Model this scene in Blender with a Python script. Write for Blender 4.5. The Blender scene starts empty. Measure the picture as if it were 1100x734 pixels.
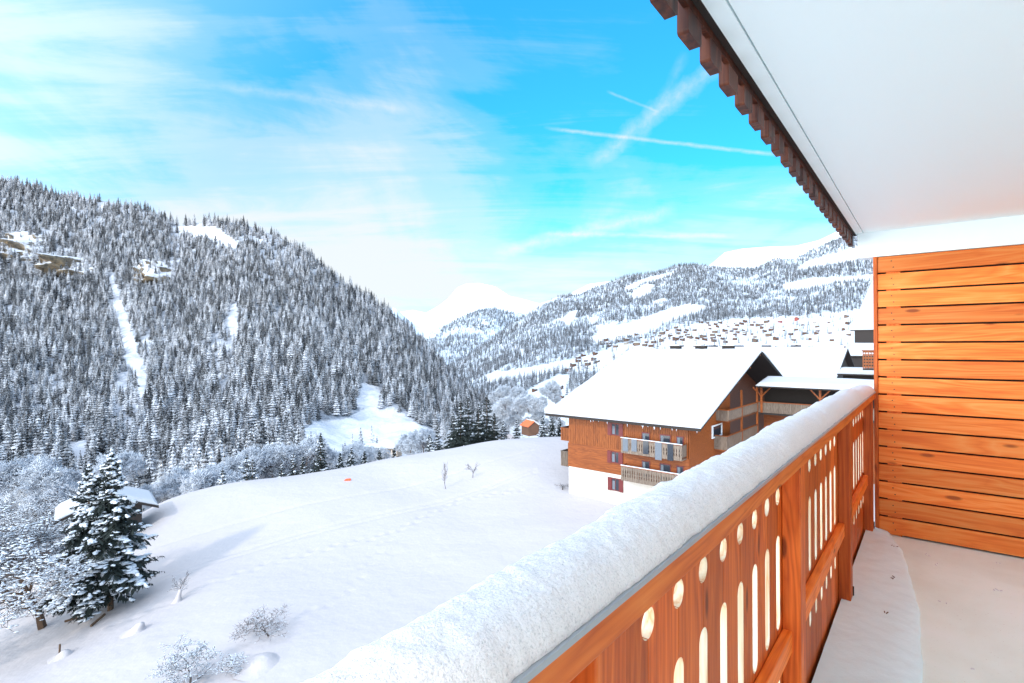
import bpy, math, random
import numpy as np
from mathutils import Vector, Matrix, noise as mn

R = math.radians
random.seed(7)
col = bpy.context.scene.collection
CAMZ = 1.468          # eye height above the balcony floor (z = 0)
F, CX, HY = 563.0, 550.0, 373.0

def at(px, py, d):
    """measured bearing in the photograph + surveyed distance -> place in the world"""
    return Vector(((px - CX) / F * d, d, CAMZ + (HY - py) / F * d))

# ------------------------------------------------------------------ helpers
class MB:
    def __init__(s): s.v = []; s.f = []; s.m = []
    def add(s, vs, fs, mi=0):
        b = len(s.v); s.v += [tuple(v) for v in vs]
        s.f += [tuple(b + i for i in f) for f in fs]; s.m += [mi] * len(fs)
    def box(s, x0, x1, y0, y1, z0, z1, mi=0):
        s.add([(x0,y0,z0),(x1,y0,z0),(x1,y1,z0),(x0,y1,z0),(x0,y0,z1),(x1,y0,z1),(x1,y1,z1),(x0,y1,z1)],
              [(0,3,2,1),(4,5,6,7),(0,1,5,4),(1,2,6,5),(2,3,7,6),(3,0,4,7)], mi)
    def bar(s, a, b, r, n=5, mi=0, r2=None):
        a = Vector(a); b = Vector(b); r2 = r if r2 is None else r2
        d = b - a
        if d.length < 1e-6: return
        d.normalize(); u = d.orthogonal().normalized(); w = d.cross(u)
        vs = []
        for p, q in ((a, r), (b, r2)):
            for i in range(n):
                t = 2 * math.pi * i / n
                vs.append(p + u * (math.cos(t) * q) + w * (math.sin(t) * q))
        s.add(vs, [(i, (i+1) % n, n + (i+1) % n, n + i) for i in range(n)] + [tuple(range(n-1, -1, -1)), tuple(range(n, 2*n))], mi)
    def beam(s, a, b, w, h, mi=0):
        a = Vector(a); b = Vector(b); d = (b - a).normalized()
        up = Vector((0,0,1)) if abs(d.z) < .95 else Vector((1,0,0))
        u = d.cross(up).normalized(); t = u.cross(d)
        vs = []
        for p in (a, b):
            for i, j in ((-1,-1),(1,-1),(1,1),(-1,1)):
                vs.append(p + u * (i * w / 2) + t * (j * h / 2))
        s.add(vs, [(0,1,2,3),(7,6,5,4),(0,4,5,1),(1,5,6,2),(2,6,7,3),(3,7,4,0)], mi)
    def prism(s, pts, axis, a, b, mi=0, mside=None):
        """pts: 2D outline, extruded along axis from a to b"""
        def P(p, t):
            if axis == 'y': return (p[0], t, p[1])
            if axis == 'x': return (t, p[0], p[1])
            return (p[0], p[1], t)
        n = len(pts)
        vs = [P(p, a) for p in pts] + [P(p, b) for p in pts]
        s.add(vs, [tuple(range(n)), tuple(range(2*n-1, n-1, -1))], mi)
        s.add(vs, [(i, n+i, n+(i+1) % n, (i+1) % n) for i in range(n)], mi if mside is None else mside)
    def build(s, name, mats, parent=None, smooth=False):
        me = bpy.data.meshes.new(name); me.from_pydata(s.v, [], s.f)
        if not isinstance(mats, (list, tuple)): mats = [mats]
        for m in mats: me.materials.append(m)
        if len(mats) > 1: me.polygons.foreach_set('material_index', s.m)
        if smooth: me.polygons.foreach_set('use_smooth', [True] * len(me.polygons))
        me.update()
        o = bpy.data.objects.new(name, me); col.objects.link(o)
        if parent: o.parent = parent
        return o

def bevel(o, w=.004, seg=2):
    m = o.modifiers.new('bevel', 'BEVEL'); m.width = w; m.segments = seg; m.limit_method = 'ANGLE'; m.angle_limit = R(40)
    return o

def tag(o, label=None, cat=None, group=None, kind=None):
    if label: o['label'] = label
    if cat: o['category'] = cat
    if group: o['group'] = group
    if kind: o['kind'] = kind
    return o

def empty(name, loc=(0,0,0), rz=0, **k):
    o = bpy.data.objects.new(name, None); col.objects.link(o)
    o.location = loc; o.rotation_euler = (0,0,rz); o.empty_display_size = .2
    return tag(o, **k)

def copy_tree(o, parent=None):
    c = o.copy(); col.objects.link(c); c.parent = parent
    for ch in list(o.children): copy_tree(ch, c)
    return c

def np_mesh(name, verts, faces, mats, smooth=True):
    me = bpy.data.meshes.new(name)
    verts = np.asarray(verts, dtype=np.float32); faces = np.asarray(faces, dtype=np.int32)
    me.vertices.add(len(verts)); me.vertices.foreach_set('co', verts.ravel())
    k = faces.shape[1]
    me.loops.add(faces.size); me.loops.foreach_set('vertex_index', faces.ravel())
    me.polygons.add(len(faces))
    me.polygons.foreach_set('loop_start', np.arange(0, faces.size, k, dtype=np.int32))
    me.polygons.foreach_set('loop_total', np.full(len(faces), k, dtype=np.int32))
    if smooth: me.polygons.foreach_set('use_smooth', np.ones(len(faces), dtype=bool))
    for m in (mats if isinstance(mats, (list, tuple)) else [mats]): me.materials.append(m)
    me.update(calc_edges=True); me.validate()
    o = bpy.data.objects.new(name, me); col.objects.link(o)
    return o

def grid_faces(nu, nv):
    i = np.arange(nu - 1)[:, None] * nv + np.arange(nv - 1)[None, :]
    i = i.ravel()
    return np.stack([i, i + nv, i + nv + 1, i + 1], 1)

# ------------------------------------------------------------------ materials
def mat(name):
    m = bpy.data.materials.new(name); m.use_nodes = True
    nt = m.node_tree; b = nt.nodes['Principled BSDF']
    return m, nt, b
def N(nt, t, **k):
    n = nt.nodes.new(t)
    for a, v in k.items(): setattr(n, a, v)
    return n
def L(nt, a, b): nt.links.new(a, b)
def math_(nt, op, a, b=None, c=None, clamp=False):
    n = N(nt, 'ShaderNodeMath', operation=op); n.use_clamp = clamp
    for i, v in enumerate((a, b, c)):
        if v is None: continue
        if isinstance(v, (int, float)): n.inputs[i].default_value = v
        else: L(nt, v, n.inputs[i])
    return n.outputs[0]
def ramp(nt, fac, stops, interp='LINEAR'):
    n = N(nt, 'ShaderNodeValToRGB'); n.color_ramp.interpolation = interp
    e = n.color_ramp.elements
    while len(e) < len(stops): e.new(.5)
    for i, (p, c) in enumerate(stops):
        e[i].position = p; e[i].color = (*c, 1) if len(c) == 3 else c
    L(nt, fac, n.inputs[0]); return n.outputs[0]
def mixc(nt, fac, a, b, blend='MIX'):
    n = N(nt, 'ShaderNodeMix', data_type='RGBA', blend_type=blend)
    for i, v in ((0, fac), (6, a), (7, b)):
        if isinstance(v, (int, float)): n.inputs[i].default_value = v
        elif isinstance(v, tuple): n.inputs[i].default_value = (*v, 1)
        else: L(nt, v, n.inputs[i])
    return n.outputs[2]
def noise(nt, vec, scale, detail=3, rough=.5, dist=0):
    n = N(nt, 'ShaderNodeTexNoise'); n.inputs['Scale'].default_value = scale
    n.inputs['Detail'].default_value = detail; n.inputs['Roughness'].default_value = rough
    n.inputs['Distortion'].default_value = dist
    if vec is not None: L(nt, vec, n.inputs['Vector'])
    return n.outputs[0]
def bumpn(nt, h, strength, dist, b):
    n = N(nt, 'ShaderNodeBump'); n.inputs['Strength'].default_value = strength; n.inputs['Distance'].default_value = dist
    L(nt, h, n.inputs['Height']); L(nt, n.outputs[0], b.inputs['Normal'])

def plain(name, c, rough=.7, metal=0, var=.12, scale=6):
    m, nt, b = mat(name)
    tc = N(nt, 'ShaderNodeTexCoord')
    f = noise(nt, tc.outputs['Object'], scale, 4)
    L(nt, mixc(nt, f, tuple(x * (1 - var) for x in c), tuple(min(1, x * (1 + var)) for x in c)), b.inputs['Base Color'])
    b.inputs['Roughness'].default_value = rough; b.inputs['Metallic'].default_value = metal
    return m

def wood(name, dark, mid, light, axis='x', scale=1.0, knots=True, rough=.5, rnd=True, ao=.0):
    m, nt, b = mat(name)
    tc = N(nt, 'ShaderNodeTexCoord'); oi = N(nt, 'ShaderNodeObjectInfo')
    off = N(nt, 'ShaderNodeVectorMath', operation='SCALE'); off.inputs[0].default_value = (13.1, 7.7, 5.3)
    L(nt, oi.outputs['Random'], off.inputs['Scale'])
    ad = N(nt, 'ShaderNodeVectorMath', operation='ADD'); L(nt, tc.outputs['Object'], ad.inputs[0]); L(nt, off.outputs[0], ad.inputs[1])
    def mp(sx, lo):
        n = N(nt, 'ShaderNodeMapping')
        v = [sx, sx, sx]; v['xyz'.index(axis)] = lo
        n.inputs['Scale'].default_value = [q * scale for q in v]
        L(nt, ad.outputs[0], n.inputs[0]); return n.outputs[0]
    big = noise(nt, mp(9, .8), 1, 3, .5, .6)
    w = math_(nt, 'FRACT', math_(nt, 'MULTIPLY', big, 9.0))
    w = math_(nt, 'ABSOLUTE', math_(nt, 'SUBTRACT', w, .5))
    fine = noise(nt, mp(160, 3), 1, 2, .6)
    streak = noise(nt, mp(40, 1.2), 1, 3, .6)
    f = math_(nt, 'ADD', math_(nt, 'MULTIPLY', w, .55), math_(nt, 'ADD', math_(nt, 'MULTIPLY', fine, .3), math_(nt, 'MULTIPLY', streak, .55)))
    c = ramp(nt, f, [(.32, dark), (.55, mid), (.82, light)])
    if knots:
        vo = N(nt, 'ShaderNodeTexVoronoi'); vo.inputs['Scale'].default_value = 1
        L(nt, mp(8.5, 2.6), vo.inputs['Vector'])
        k = ramp(nt, vo.outputs['Distance'], [(.07, (1,1,1)), (.12, (0,0,0))])
        kk = math_(nt, 'MULTIPLY', k, .85)
        c = mixc(nt, kk, c, tuple(x * .38 for x in dark))
    if rnd:
        v = math_(nt, 'ADD', math_(nt, 'MULTIPLY', oi.outputs['Random'], .46), .76)
        hs = N(nt, 'ShaderNodeHueSaturation'); L(nt, c, hs.inputs['Color']); L(nt, v, hs.inputs['Value'])
        c = hs.outputs[0]
    L(nt, c, b.inputs['Base Color']); b.inputs['Roughness'].default_value = rough
    b.inputs['Specular IOR Level'].default_value = .3
    bumpn(nt, f, .25, .002, b)
    return m

def snow_mat(name, c=(.86,.885,.92), bs=((3,.35,.05),(60,.25,.004)), var=.05, coords='Object'):
    m, nt, b = mat(name)
    tc = N(nt, 'ShaderNodeTexCoord').outputs[coords]
    h = None
    for s, amt, dist in bs:
        x = math_(nt, 'MULTIPLY', noise(nt, tc, s, 5, .6), dist)
        h = x if h is None else math_(nt, 'ADD', h, x)
    bumpn(nt, h, .8, 1.0, b)
    f = noise(nt, tc, bs[0][0] * 1.7, 3)
    L(nt, mixc(nt, f, tuple(x * (1 - var) for x in c), c), b.inputs['Base Color'])
    b.inputs['Roughness'].default_value = .75; b.inputs['Specular IOR Level'].default_value = .2
    return m

M = {}
M['rail_wood'] = wood('larch_rail', (.54,.085,.008), (.74,.15,.016), (.86,.22,.034), 'x')
M['board_wood'] = wood('larch_board', (.42,.060,.006), (.60,.108,.012), (.76,.17,.025), 'z')
M['cut_wood'] = wood('pale_cut_wood', (.82,.42,.18), (.94,.76,.52), (.96,.88,.72), 'z', 1.3, False, .6)
M['screen_wood'] = wood('larch_screen', (.78,.14,.016), (.93,.225,.032), (.97,.34,.08), 'x', .8)
M['dark_wood'] = wood('stained_eaves_wood', (.020,.005,.003), (.060,.014,.006), (.14,.038,.016), 'z', .8, False)
M['black_wood'] = plain('old_black_timber', (.022,.014,.011), .8)
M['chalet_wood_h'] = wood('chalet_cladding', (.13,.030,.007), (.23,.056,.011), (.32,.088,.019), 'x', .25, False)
M['loggia_shade_wood'] = wood('shaded_loggia_cladding', (.05,.014,.006), (.10,.028,.010), (.15,.045,.016), 'x', .25, False)  # darker copy of the cladding: shade of the recess put into the colour
M['chalet_wood_v'] = wood('chalet_board_cladding', (.14,.034,.008), (.25,.063,.012), (.33,.095,.021), 'z', .25, False)
M['grey_wood'] = wood('weathered_balustrade_wood', (.09,.058,.040), (.16,.115,.085), (.24,.18,.14), 'z', .4, False)
M['metal'] = plain('zinc_flashing', (.42,.43,.45), .4, .6)
M['black_metal'] = plain('black_bracket', (.02,.02,.02), .5, .4)
M['render_white'] = plain('white_render', (.86,.86,.84), .9, 0, .03, 2)
M['ceiling_white'] = plain('painted_ceiling', (.88,.97,.975), .9, 0, .012, .7)
M['red_paint'] = plain('dark_red_shutter', (.13,.012,.012), .5)
M['white_paint'] = plain('white_frame', (.75,.75,.75), .5)
M['glass'] = plain('dark_glass', (.03,.035,.045), .08, 0, .3)
M['curtain'] = plain('pale_curtain', (.13,.14,.16), .8, 0, .3, 14)
M['ice'] = plain('icicle', (.75,.80,.86), .15)
M['bark'] = plain('brown_bark', (.10,.055,.03), .9, 0, .4, 20)
M['twig'] = plain('dark_twig', (.075,.055,.048), .9, 0, .3, 8)
M['needle'] = plain('spruce_needles', (.010,.015,.011), .8, 0, .5, 5)
M['orange'] = plain('orange_plastic', (.85,.10,.03), .5)
M['snow'] = snow_mat('snow')
M['roof_snow'] = snow_mat('roof_snow', (.47,.46,.47), bs=((.5,.3,.08),(6,.2,.01)))
M['clump'] = snow_mat('branch_snow', (.62,.63,.66), bs=((9,.3,.02),))
M['frost'] = plain('frosted_twig', (.42,.44,.48), .8, 0, .35, .8)

# balcony floor: beige resin with stains
def floor_mat():
    m, nt, b = mat('beige_floor')
    tc = N(nt, 'ShaderNodeTexCoord').outputs['Object']
    c = ramp(nt, noise(nt, tc, 1.6, 5, .6, .4), [(.3, (.76,.84,.76)), (.55, (.84,.94,.87)), (.75, (.88,.96,.92))])
    sp = ramp(nt, noise(nt, tc, 90, 2), [(.68, (0,0,0)), (.74, (1,1,1))])
    c = mixc(nt, math_(nt, 'MULTIPLY', sp, .35), c, (.38,.33,.26))
    L(nt, c, b.inputs['Base Color']); b.inputs['Roughness'].default_value = .45
    bumpn(nt, noise(nt, tc, 120, 3), .2, .001, b)
    return m
M['floor'] = floor_mat()

def rail_snow_mat():
    m, nt, b = mat('rail_snow')
    tc = N(nt, 'ShaderNodeTexCoord').outputs['Object']
    h = math_(nt, 'ADD', math_(nt, 'MULTIPLY', noise(nt, tc, 28, 5, .65), .007),
              math_(nt, 'MULTIPLY', noise(nt, tc, 160, 4, .7), .004))
    bumpn(nt, h, .9, 1.0, b)
    f = noise(nt, tc, 300, 2, .7)
    sp = ramp(nt, f, [(.30, (.62,.555,.54)), (.45, (.83,.745,.715)), (.8, (.90,.81,.78))])
    L(nt, sp, b.inputs['Base Color'])
    b.inputs['Roughness'].default_value = .7
    return m
M['rail_snow'] = rail_snow_mat()

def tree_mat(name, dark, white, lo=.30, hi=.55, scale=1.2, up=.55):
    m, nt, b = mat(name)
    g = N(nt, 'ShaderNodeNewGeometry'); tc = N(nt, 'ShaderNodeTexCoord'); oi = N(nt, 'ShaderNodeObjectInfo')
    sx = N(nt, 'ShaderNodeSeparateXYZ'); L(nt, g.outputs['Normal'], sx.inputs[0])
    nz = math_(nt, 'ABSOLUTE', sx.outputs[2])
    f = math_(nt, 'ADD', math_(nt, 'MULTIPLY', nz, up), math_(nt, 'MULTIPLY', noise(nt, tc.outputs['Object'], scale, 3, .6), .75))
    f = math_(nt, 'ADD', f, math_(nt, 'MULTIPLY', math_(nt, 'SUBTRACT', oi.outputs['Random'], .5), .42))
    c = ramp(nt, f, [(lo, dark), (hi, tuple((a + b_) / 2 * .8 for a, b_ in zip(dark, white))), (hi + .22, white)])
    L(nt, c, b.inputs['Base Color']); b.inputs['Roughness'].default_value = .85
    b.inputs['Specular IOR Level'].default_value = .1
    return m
M['forest'] = tree_mat('snowy_spruce', (.014,.016,.018), (.64,.63,.65), .54, .77)
M['forest_far'] = tree_mat('haze_paled_spruce', (.055,.060,.067), (.46,.46,.48), .54, .88)  # darks raised: haze across the valley is put into the tree colours
M['dark_spruce'] = tree_mat('dark_snowy_spruce', (.012,.020,.020), (.70,.73,.78), .74, .90)

# ------------------------------------------------------------------ camera, light, world
cam = bpy.data.cameras.new('camera'); co = bpy.data.objects.new('camera', cam); col.objects.link(co)
cam.sensor_width = 36; cam.lens = F / 1100 * 36; cam.clip_end = 60000; cam.clip_start = .02
co.location = (0, 0, CAMZ); co.rotation_euler = (R(90) + math.atan(6 / F), 0, 0)
bpy.context.scene.camera = co

TH = R(38.6)
S_DIR = Vector((math.sin(TH), math.cos(TH), 0)); P_DIR = Vector((-math.cos(TH), math.sin(TH), 0))
BROT = math.pi / 2 - TH          # balcony frame: X along the railing (away), Y outwards
def bal(s, p, z): return S_DIR * s + P_DIR * p + Vector((0, 0, z))

sun_h = (-S_DIR * math.cos(R(9)) - P_DIR * math.sin(R(9))).normalized()
EL = R(36)
sun_v = Vector((sun_h.x * math.cos(EL), sun_h.y * math.cos(EL), math.sin(EL)))
sl = bpy.data.lights.new('sun', 'SUN'); sl.energy = 2.0; sl.angle = R(4); sl.color = (1, .95, .87)
so = bpy.data.objects.new('sun', sl); col.objects.link(so)
so.rotation_euler = sun_v.to_track_quat('Z', 'Y').to_euler()

w = bpy.data.worlds.new('World'); bpy.context.scene.world = w; w.use_nodes = True
nt = w.node_tree; bg = nt.nodes['Background']
sky = N(nt, 'ShaderNodeTexSky', sky_type='NISHITA'); sky.sun_disc = False
sky.sun_elevation = EL; sky.sun_rotation = math.atan2(sun_h.x, sun_h.y)
sky.altitude = 1200; sky.air_density = 1.0; sky.dust_density = .3; sky.ozone_density = 2.0
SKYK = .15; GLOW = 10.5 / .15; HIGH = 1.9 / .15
bg.inputs['Strength'].default_value = SKYK
d = N(nt, 'ShaderNodeTexCoord').outputs['Generated']
nrm = N(nt, 'ShaderNodeVectorMath', operation='NORMALIZE'); L(nt, d, nrm.inputs[0]); d = nrm.outputs[0]
sep = N(nt, 'ShaderNodeSeparateXYZ'); L(nt, d, sep.inputs[0])
az = math_(nt, 'ARCTAN2', sep.outputs[0], sep.outputs[1])
el = math_(nt, 'ARCSINE', sep.outputs[2])
def direction(px, py):
    return Vector(((px - CX) / F, 1, (HY - py) / F)).normalized()
# planar cloud-layer coordinates
k = math_(nt, 'ADD', math_(nt, 'MAXIMUM', sep.outputs[2], 0), .16)
cmb = N(nt, 'ShaderNodeCombineXYZ')
L(nt, math_(nt, 'DIVIDE', sep.outputs[0], k), cmb.inputs[0]); L(nt, math_(nt, 'DIVIDE', sep.outputs[1], k), cmb.inputs[1])
mp = N(nt, 'ShaderNodeMapping'); L(nt, cmb.outputs[0], mp.inputs[0]); mp.inputs['Rotation'].default_value = (0, 0, R(-35)); mp.inputs['Scale'].default_value = (1, .55, 1)
n1 = noise(nt, mp.outputs[0], 1.1, 8, .58, .5)
mp2 = N(nt, 'ShaderNodeMapping'); L(nt, cmb.outputs[0], mp2.inputs[0]); mp2.inputs['Rotation'].default_value = (0, 0, R(35)); mp2.inputs['Scale'].default_value = (.5, 2.2, 1); mp2.inputs['Location'].default_value = (3, 1, 0)
n2 = noise(nt, mp2.outputs[0], 1.4, 7, .62, .9)
nn = math_(nt, 'ADD', math_(nt, 'MULTIPLY', n1, .6), math_(nt, 'MULTIPLY', n2, .4))
bias = None
def gauss(px, py, sa, se, amp):
    v = direction(px, py); a0 = math.atan2(v.x, v.y); e0 = math.asin(v.z)
    x = math_(nt, 'DIVIDE', math_(nt, 'SUBTRACT', az, a0), sa); y = math_(nt, 'DIVIDE', math_(nt, 'SUBTRACT', el, e0), se)
    r = math_(nt, 'ADD', math_(nt, 'MULTIPLY', x, x), math_(nt, 'MULTIPLY', y, y))
    return math_(nt, 'MULTIPLY', math_(nt, 'EXPONENT', math_(nt, 'MULTIPLY', r, -1)), amp)
for g in ((330, 290, .46, .21, .62), (60, 110, .42, .28, .24), (430, 190, .13, .22, .30), (640, 300, .9, .075, .55),
          (820, 235, .22, .08, .16), (300, 40, .14, .12, -.14), (60, 0, .35, .10, .16)):
    q = gauss(*g); bias = q if bias is None else math_(nt, 'ADD', bias, q)
cl = math_(nt, 'ADD', bias, math_(nt, 'MULTIPLY', math_(nt, 'SUBTRACT', nn, .5), 2.7))
cl = ramp(nt, cl, [(.0, (0,0,0)), (.18, (.14,.14,.14)), (.5, (.50,.50,.50)), (1.0, (.95,.95,.95))], 'EASE')
def contrail(a, b, wd, amp, soft=.5):
    A, B = direction(*a), direction(*b); n = A.cross(B).normalized(); mid = (A + B).normalized(); cs = mid.dot(A)
    def dot(v):
        q = N(nt, 'ShaderNodeVectorMath', operation='DOT_PRODUCT'); L(nt, d, q.inputs[0]); q.inputs[1].default_value = v; return q.outputs['Value']
    wob = math_(nt, 'MULTIPLY', math_(nt, 'SUBTRACT', noise(nt, d, 30, 4, .6), .5), wd * 1.4)
    x = math_(nt, 'DIVIDE', math_(nt, 'ABSOLUTE', math_(nt, 'ADD', dot(n), wob)), wd)
    x = math_(nt, 'SUBTRACT', 1, x, clamp=True)
    half = math.acos(cs)
    e = math_(nt, 'DIVIDE', math_(nt, 'SUBTRACT', dot(mid), math.cos(half * 1.15)), 1 - math.cos(half * 1.15) , clamp=True)
    e = math_(nt, 'MULTIPLY', e, 2.5, clamp=True)
    nz = math_(nt, 'ADD', math_(nt, 'MULTIPLY', noise(nt, d, 55, 4, .7), 1.2), .0, clamp=True)
    return math_(nt, 'MULTIPLY', math_(nt, 'MULTIPLY', x, e), math_(nt, 'MULTIPLY', nz, amp * .72))
trail = None
for t in (((640, 172), (775, 66), .020, .75), ((600, 138), (835, 166), .0045, 1.0), ((655, 98), (705, 118), .003, .5),
          ((540, 270), (715, 228), .016, .95), ((590, 251), (780, 254), .006, .9), ((240, 92), (430, 116), .010, .4), ((690, 150), (735, 60), .012, .28)):
    q = contrail(*t); trail = q if trail is None else math_(nt, 'ADD', trail, q)
cover = math_(nt, 'ADD', cl, trail, clamp=True)
low = math_(nt, 'MULTIPLY', math_(nt, 'SUBTRACT', 1, math_(nt, 'DIVIDE', math_(nt, 'MAXIMUM', el, 0), .30), clamp=True), .75)
cover = math_(nt, 'SUBTRACT', 1, math_(nt, 'MULTIPLY', math_(nt, 'SUBTRACT', 1, cover), math_(nt, 'SUBTRACT', 1, low)), clamp=True)
SKYTINT = (.28, 1.76, 2.10)
tint0 = mixc(nt, 1.0, sky.outputs[0], SKYTINT, 'MULTIPLY')
tsc = N(nt, 'ShaderNodeVectorMath', operation='SCALE'); L(nt, tint0, tsc.inputs[0]); L(nt, math_(nt, 'ADD', .78, math_(nt, 'MULTIPLY', math_(nt, 'MINIMUM', math_(nt, 'MAXIMUM', el, 0), .7), .95)), tsc.inputs['Scale'])
tint = tsc.outputs[0]
WHITE = tuple(x / SKYK for x in (.92, .965, 1.0))
skyc = mixc(nt, cover, tint, WHITE)
# the veil: unseen glow added behind the camera and overhead to light the balcony
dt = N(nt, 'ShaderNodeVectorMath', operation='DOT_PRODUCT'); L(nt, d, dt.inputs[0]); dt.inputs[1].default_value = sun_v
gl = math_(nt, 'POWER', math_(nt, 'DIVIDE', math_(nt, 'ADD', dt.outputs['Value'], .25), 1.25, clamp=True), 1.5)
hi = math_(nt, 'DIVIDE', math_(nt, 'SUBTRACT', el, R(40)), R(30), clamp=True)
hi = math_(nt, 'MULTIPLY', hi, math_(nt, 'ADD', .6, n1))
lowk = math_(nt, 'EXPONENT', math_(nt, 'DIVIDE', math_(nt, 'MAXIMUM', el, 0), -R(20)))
sky_fill = math_(nt, 'ADD', math_(nt, 'MULTIPLY', math_(nt, 'MULTIPLY', gl, lowk), GLOW), math_(nt, 'MULTIPLY', hi, HIGH))
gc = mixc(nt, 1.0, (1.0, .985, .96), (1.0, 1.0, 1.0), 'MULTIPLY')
vm = N(nt, 'ShaderNodeVectorMath', operation='SCALE'); L(nt, gc, vm.inputs[0]); L(nt, sky_fill, vm.inputs['Scale'])
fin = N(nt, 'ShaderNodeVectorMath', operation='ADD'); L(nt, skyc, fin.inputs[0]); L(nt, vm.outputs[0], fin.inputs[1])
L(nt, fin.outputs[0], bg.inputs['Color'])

# ------------------------------------------------------------------ balcony
def bp(mb, name, mats, parent=None, smooth=False):
    o = mb.build(name, mats, parent, smooth)
    if parent is None: o.rotation_euler = (0, 0, BROT)
    return o
SE = 5.05     # distance along the railing to the end screen
S0 = -1.3
m = MB(); m.box(-5, SE + .25, -1.55, .402, -.22, 0); o = bp(m, 'floor', M['floor']); tag(o, kind='structure')
m = MB(); m.box(S0, SE, .4023, .409, -.10, .012); o = bp(m, 'floor_gap_shade', M['black_metal']); tag(o, 'thin black strip standing for the shadow gap along the beige balcony floor', 'edge strip')  # black strip put in for the shade between slab and boards

# railing
rail = empty('balcony_railing', (0,0,0), BROT, label='orange larch railing with oval and slot cutouts along the balcony', cat='railing')
m = MB(); m.box(S0, SE - .004, .345, .500, 1.058, 1.112); bevel(bp(m, 'handrail', M['rail_wood'], rail), .004)
m = MB(); m.box(S0, SE - .004, .3425, .505, 1.1125, 1.1155); m.box(S0, SE - .004, .3405, .3424, 1.1075, 1.1165); bp(m, 'flashing', M['metal'], rail)
m = MB(); m.box(S0, SE - .004, .384, .4155, .40, .475); bevel(bp(m, 'lower_rail', M['rail_wood'], rail), .004)
posts = [(-.80, -.71), (.63, .72), (2.05, 2.14), (3.48, 3.57), (4.90, 4.99)]
for a, b in posts:
    m = MB(); m.box(a, b, .356, .4158, .012, 1.0575); p_ = bevel(bp(m, 'post', M['board_wood'], rail), .004)
    m = MB(); m.box(a - .004, b + .012, .345, .4158, .0, .012); m.box(b - .002, b + .004, .350, .410, .012, .10); m.box(b, b + .07, .335, .35, 0, .006)
    bp(m, 'foot_bracket', M['black_metal'], p_)
def board_outline(s0, s1):
    """vertical board with half a hole, half a slot and half a small slot on both edges"""
    zb, zt = -.12, 1.0575
    r = .0275
    feats = [(.250, .322, .021), (.4925, .815, .0265), (.921, .980, .0275)]
    def side(x, sg):
        pts = []
        for a, b, rr in feats:
            n = 7
            for i in range(n + 1):
                t = math.pi / 2 * i / n
                pts.append((x + sg * rr * math.sin(t), a + min(rr * 1.15, (b-a)/2) * (1 - math.cos(t))))
            for i in range(n + 1):
                t = math.pi / 2 * (1 - i / n)
                pts.append((x + sg * rr * math.sin(t), b - min(rr * 1.15, (b-a)/2) * (1 - math.cos(t))))
        return pts
    l = [(s0, zb)] + side(s0, 1) + [(s0, zt)]
    r_ = [(s1, zb)] + side(s1, -1) + [(s1, zt)]
    return l, r_
BP = .1522; TK = .024
jn = [.93 + BP * i for i in range(-28, 28)]
def make_board():
    l, r_ = board_outline(.0012, BP - .0012)
    m = MB(); n = len(l)
    for y, fl in ((.4166, 0), (.4166 + TK, 1)):
        vs = [(x, y, z) for x, z in l] + [(x, y, z) for x, z in r_]
        fs = [(i, n + i, n + i + 1, i + 1) for i in range(n - 1)]
        if fl: fs = [tuple(reversed(f)) for f in fs]
        m.add(vs, fs, 0)
    for pts, fl in ((l, 0), (r_, 1)):
        vs = [(x, .4166, z) for x, z in pts] + [(x, .4166 + TK, z) for x, z in pts]
        for i in range(n - 1):
            inner = abs(pts[i][0] - pts[0][0]) > 1e-4 or abs(pts[i+1][0] - pts[0][0]) > 1e-4
            f = (i, i + 1, n + i + 1, n + i)
            m.add([vs[j] for j in (i, i+1, n+i+1, n+i)], [(3,2,1,0) if fl else (0,1,2,3)], 1 if inner else 0)
    return bp(m, 'baluster_board', [M['board_wood'], M['cut_wood']], rail)
b0 = None
for j in jn:
    if j < S0 + .05 or j + BP > SE: continue
    if b0 is None: b0 = make_board(); b0.location = (j, 0, 0)
    else:
        c = b0.copy(); col.objects.link(c); c.location = (j, 0, 0)

# snow on the handrail
def rail_snow():
    ss = []
    s = -1.6
    while s < SE - .002:
        ss.append(s); s += .005 if s < 1.6 else (.008 if s < 3 else .014)
    ss.append(SE - .002)
    NP = 44
    V = []
    for s in ss:
        hs = 1 + .16 * mn.noise(Vector((s * .9, 3, 0))) + .12 * mn.noise(Vector((s * 2.6, 9, 0))) + .07 * mn.noise(Vector((s * 7.5, 2, 0)))
        if s > 4.0: hs *= 1 - .35 * min(1, (s - 4.0) / 1.0)
        pin = .3462 + .004 * mn.noise(Vector((s * 14, 0, 5))) + .002 * mn.noise(Vector((s * 60, 0, 2)))
        pout = .508 + .012 * mn.noise(Vector((s * 2, 7, 5))) + .012 * mn.noise(Vector((s * 6, 1, 5)))
        for i in range(NP):
            t = i / (NP - 1)
            a = math.pi * t
            x = -math.cos(a)            # -1..1
            p = (pin + pout) / 2 + x * (pout - pin) / 2
            # asymmetric dome: quick rise on the inside, long fall outside
            z = 1.1158 + (.072 - .024 * max(0, min(1, (2.0 - s) / 1.6))) * hs * (max(0, 1 - abs(x) ** 2.3) ** .62) * (1 - .10 * x)
            if x > .3: z -= .05 * (x - .3) ** 2
            q = Vector((s, p, z))
            n_ = mn.fractal(q * 13, 1, 2, 3) * .0026 + mn.fractal(q * 55, 1, 2, 3) * .0016
            e = min(1, (1 - abs(x)) * 6)
            z += n_ * e * 1.6; p += n_ * e * .8
            V.append((s, p, z))
    fs = grid_faces(len(ss), NP)
    fs = fs[:, ::-1]
    o = np_mesh('rail_snow', V, fs, M['rail_snow'])
    o.rotation_euler = (0, 0, BROT)
    tag(o, 'thick rounded ridge of snow lying along the wooden handrail', 'snow')
rail_snow()

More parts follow.
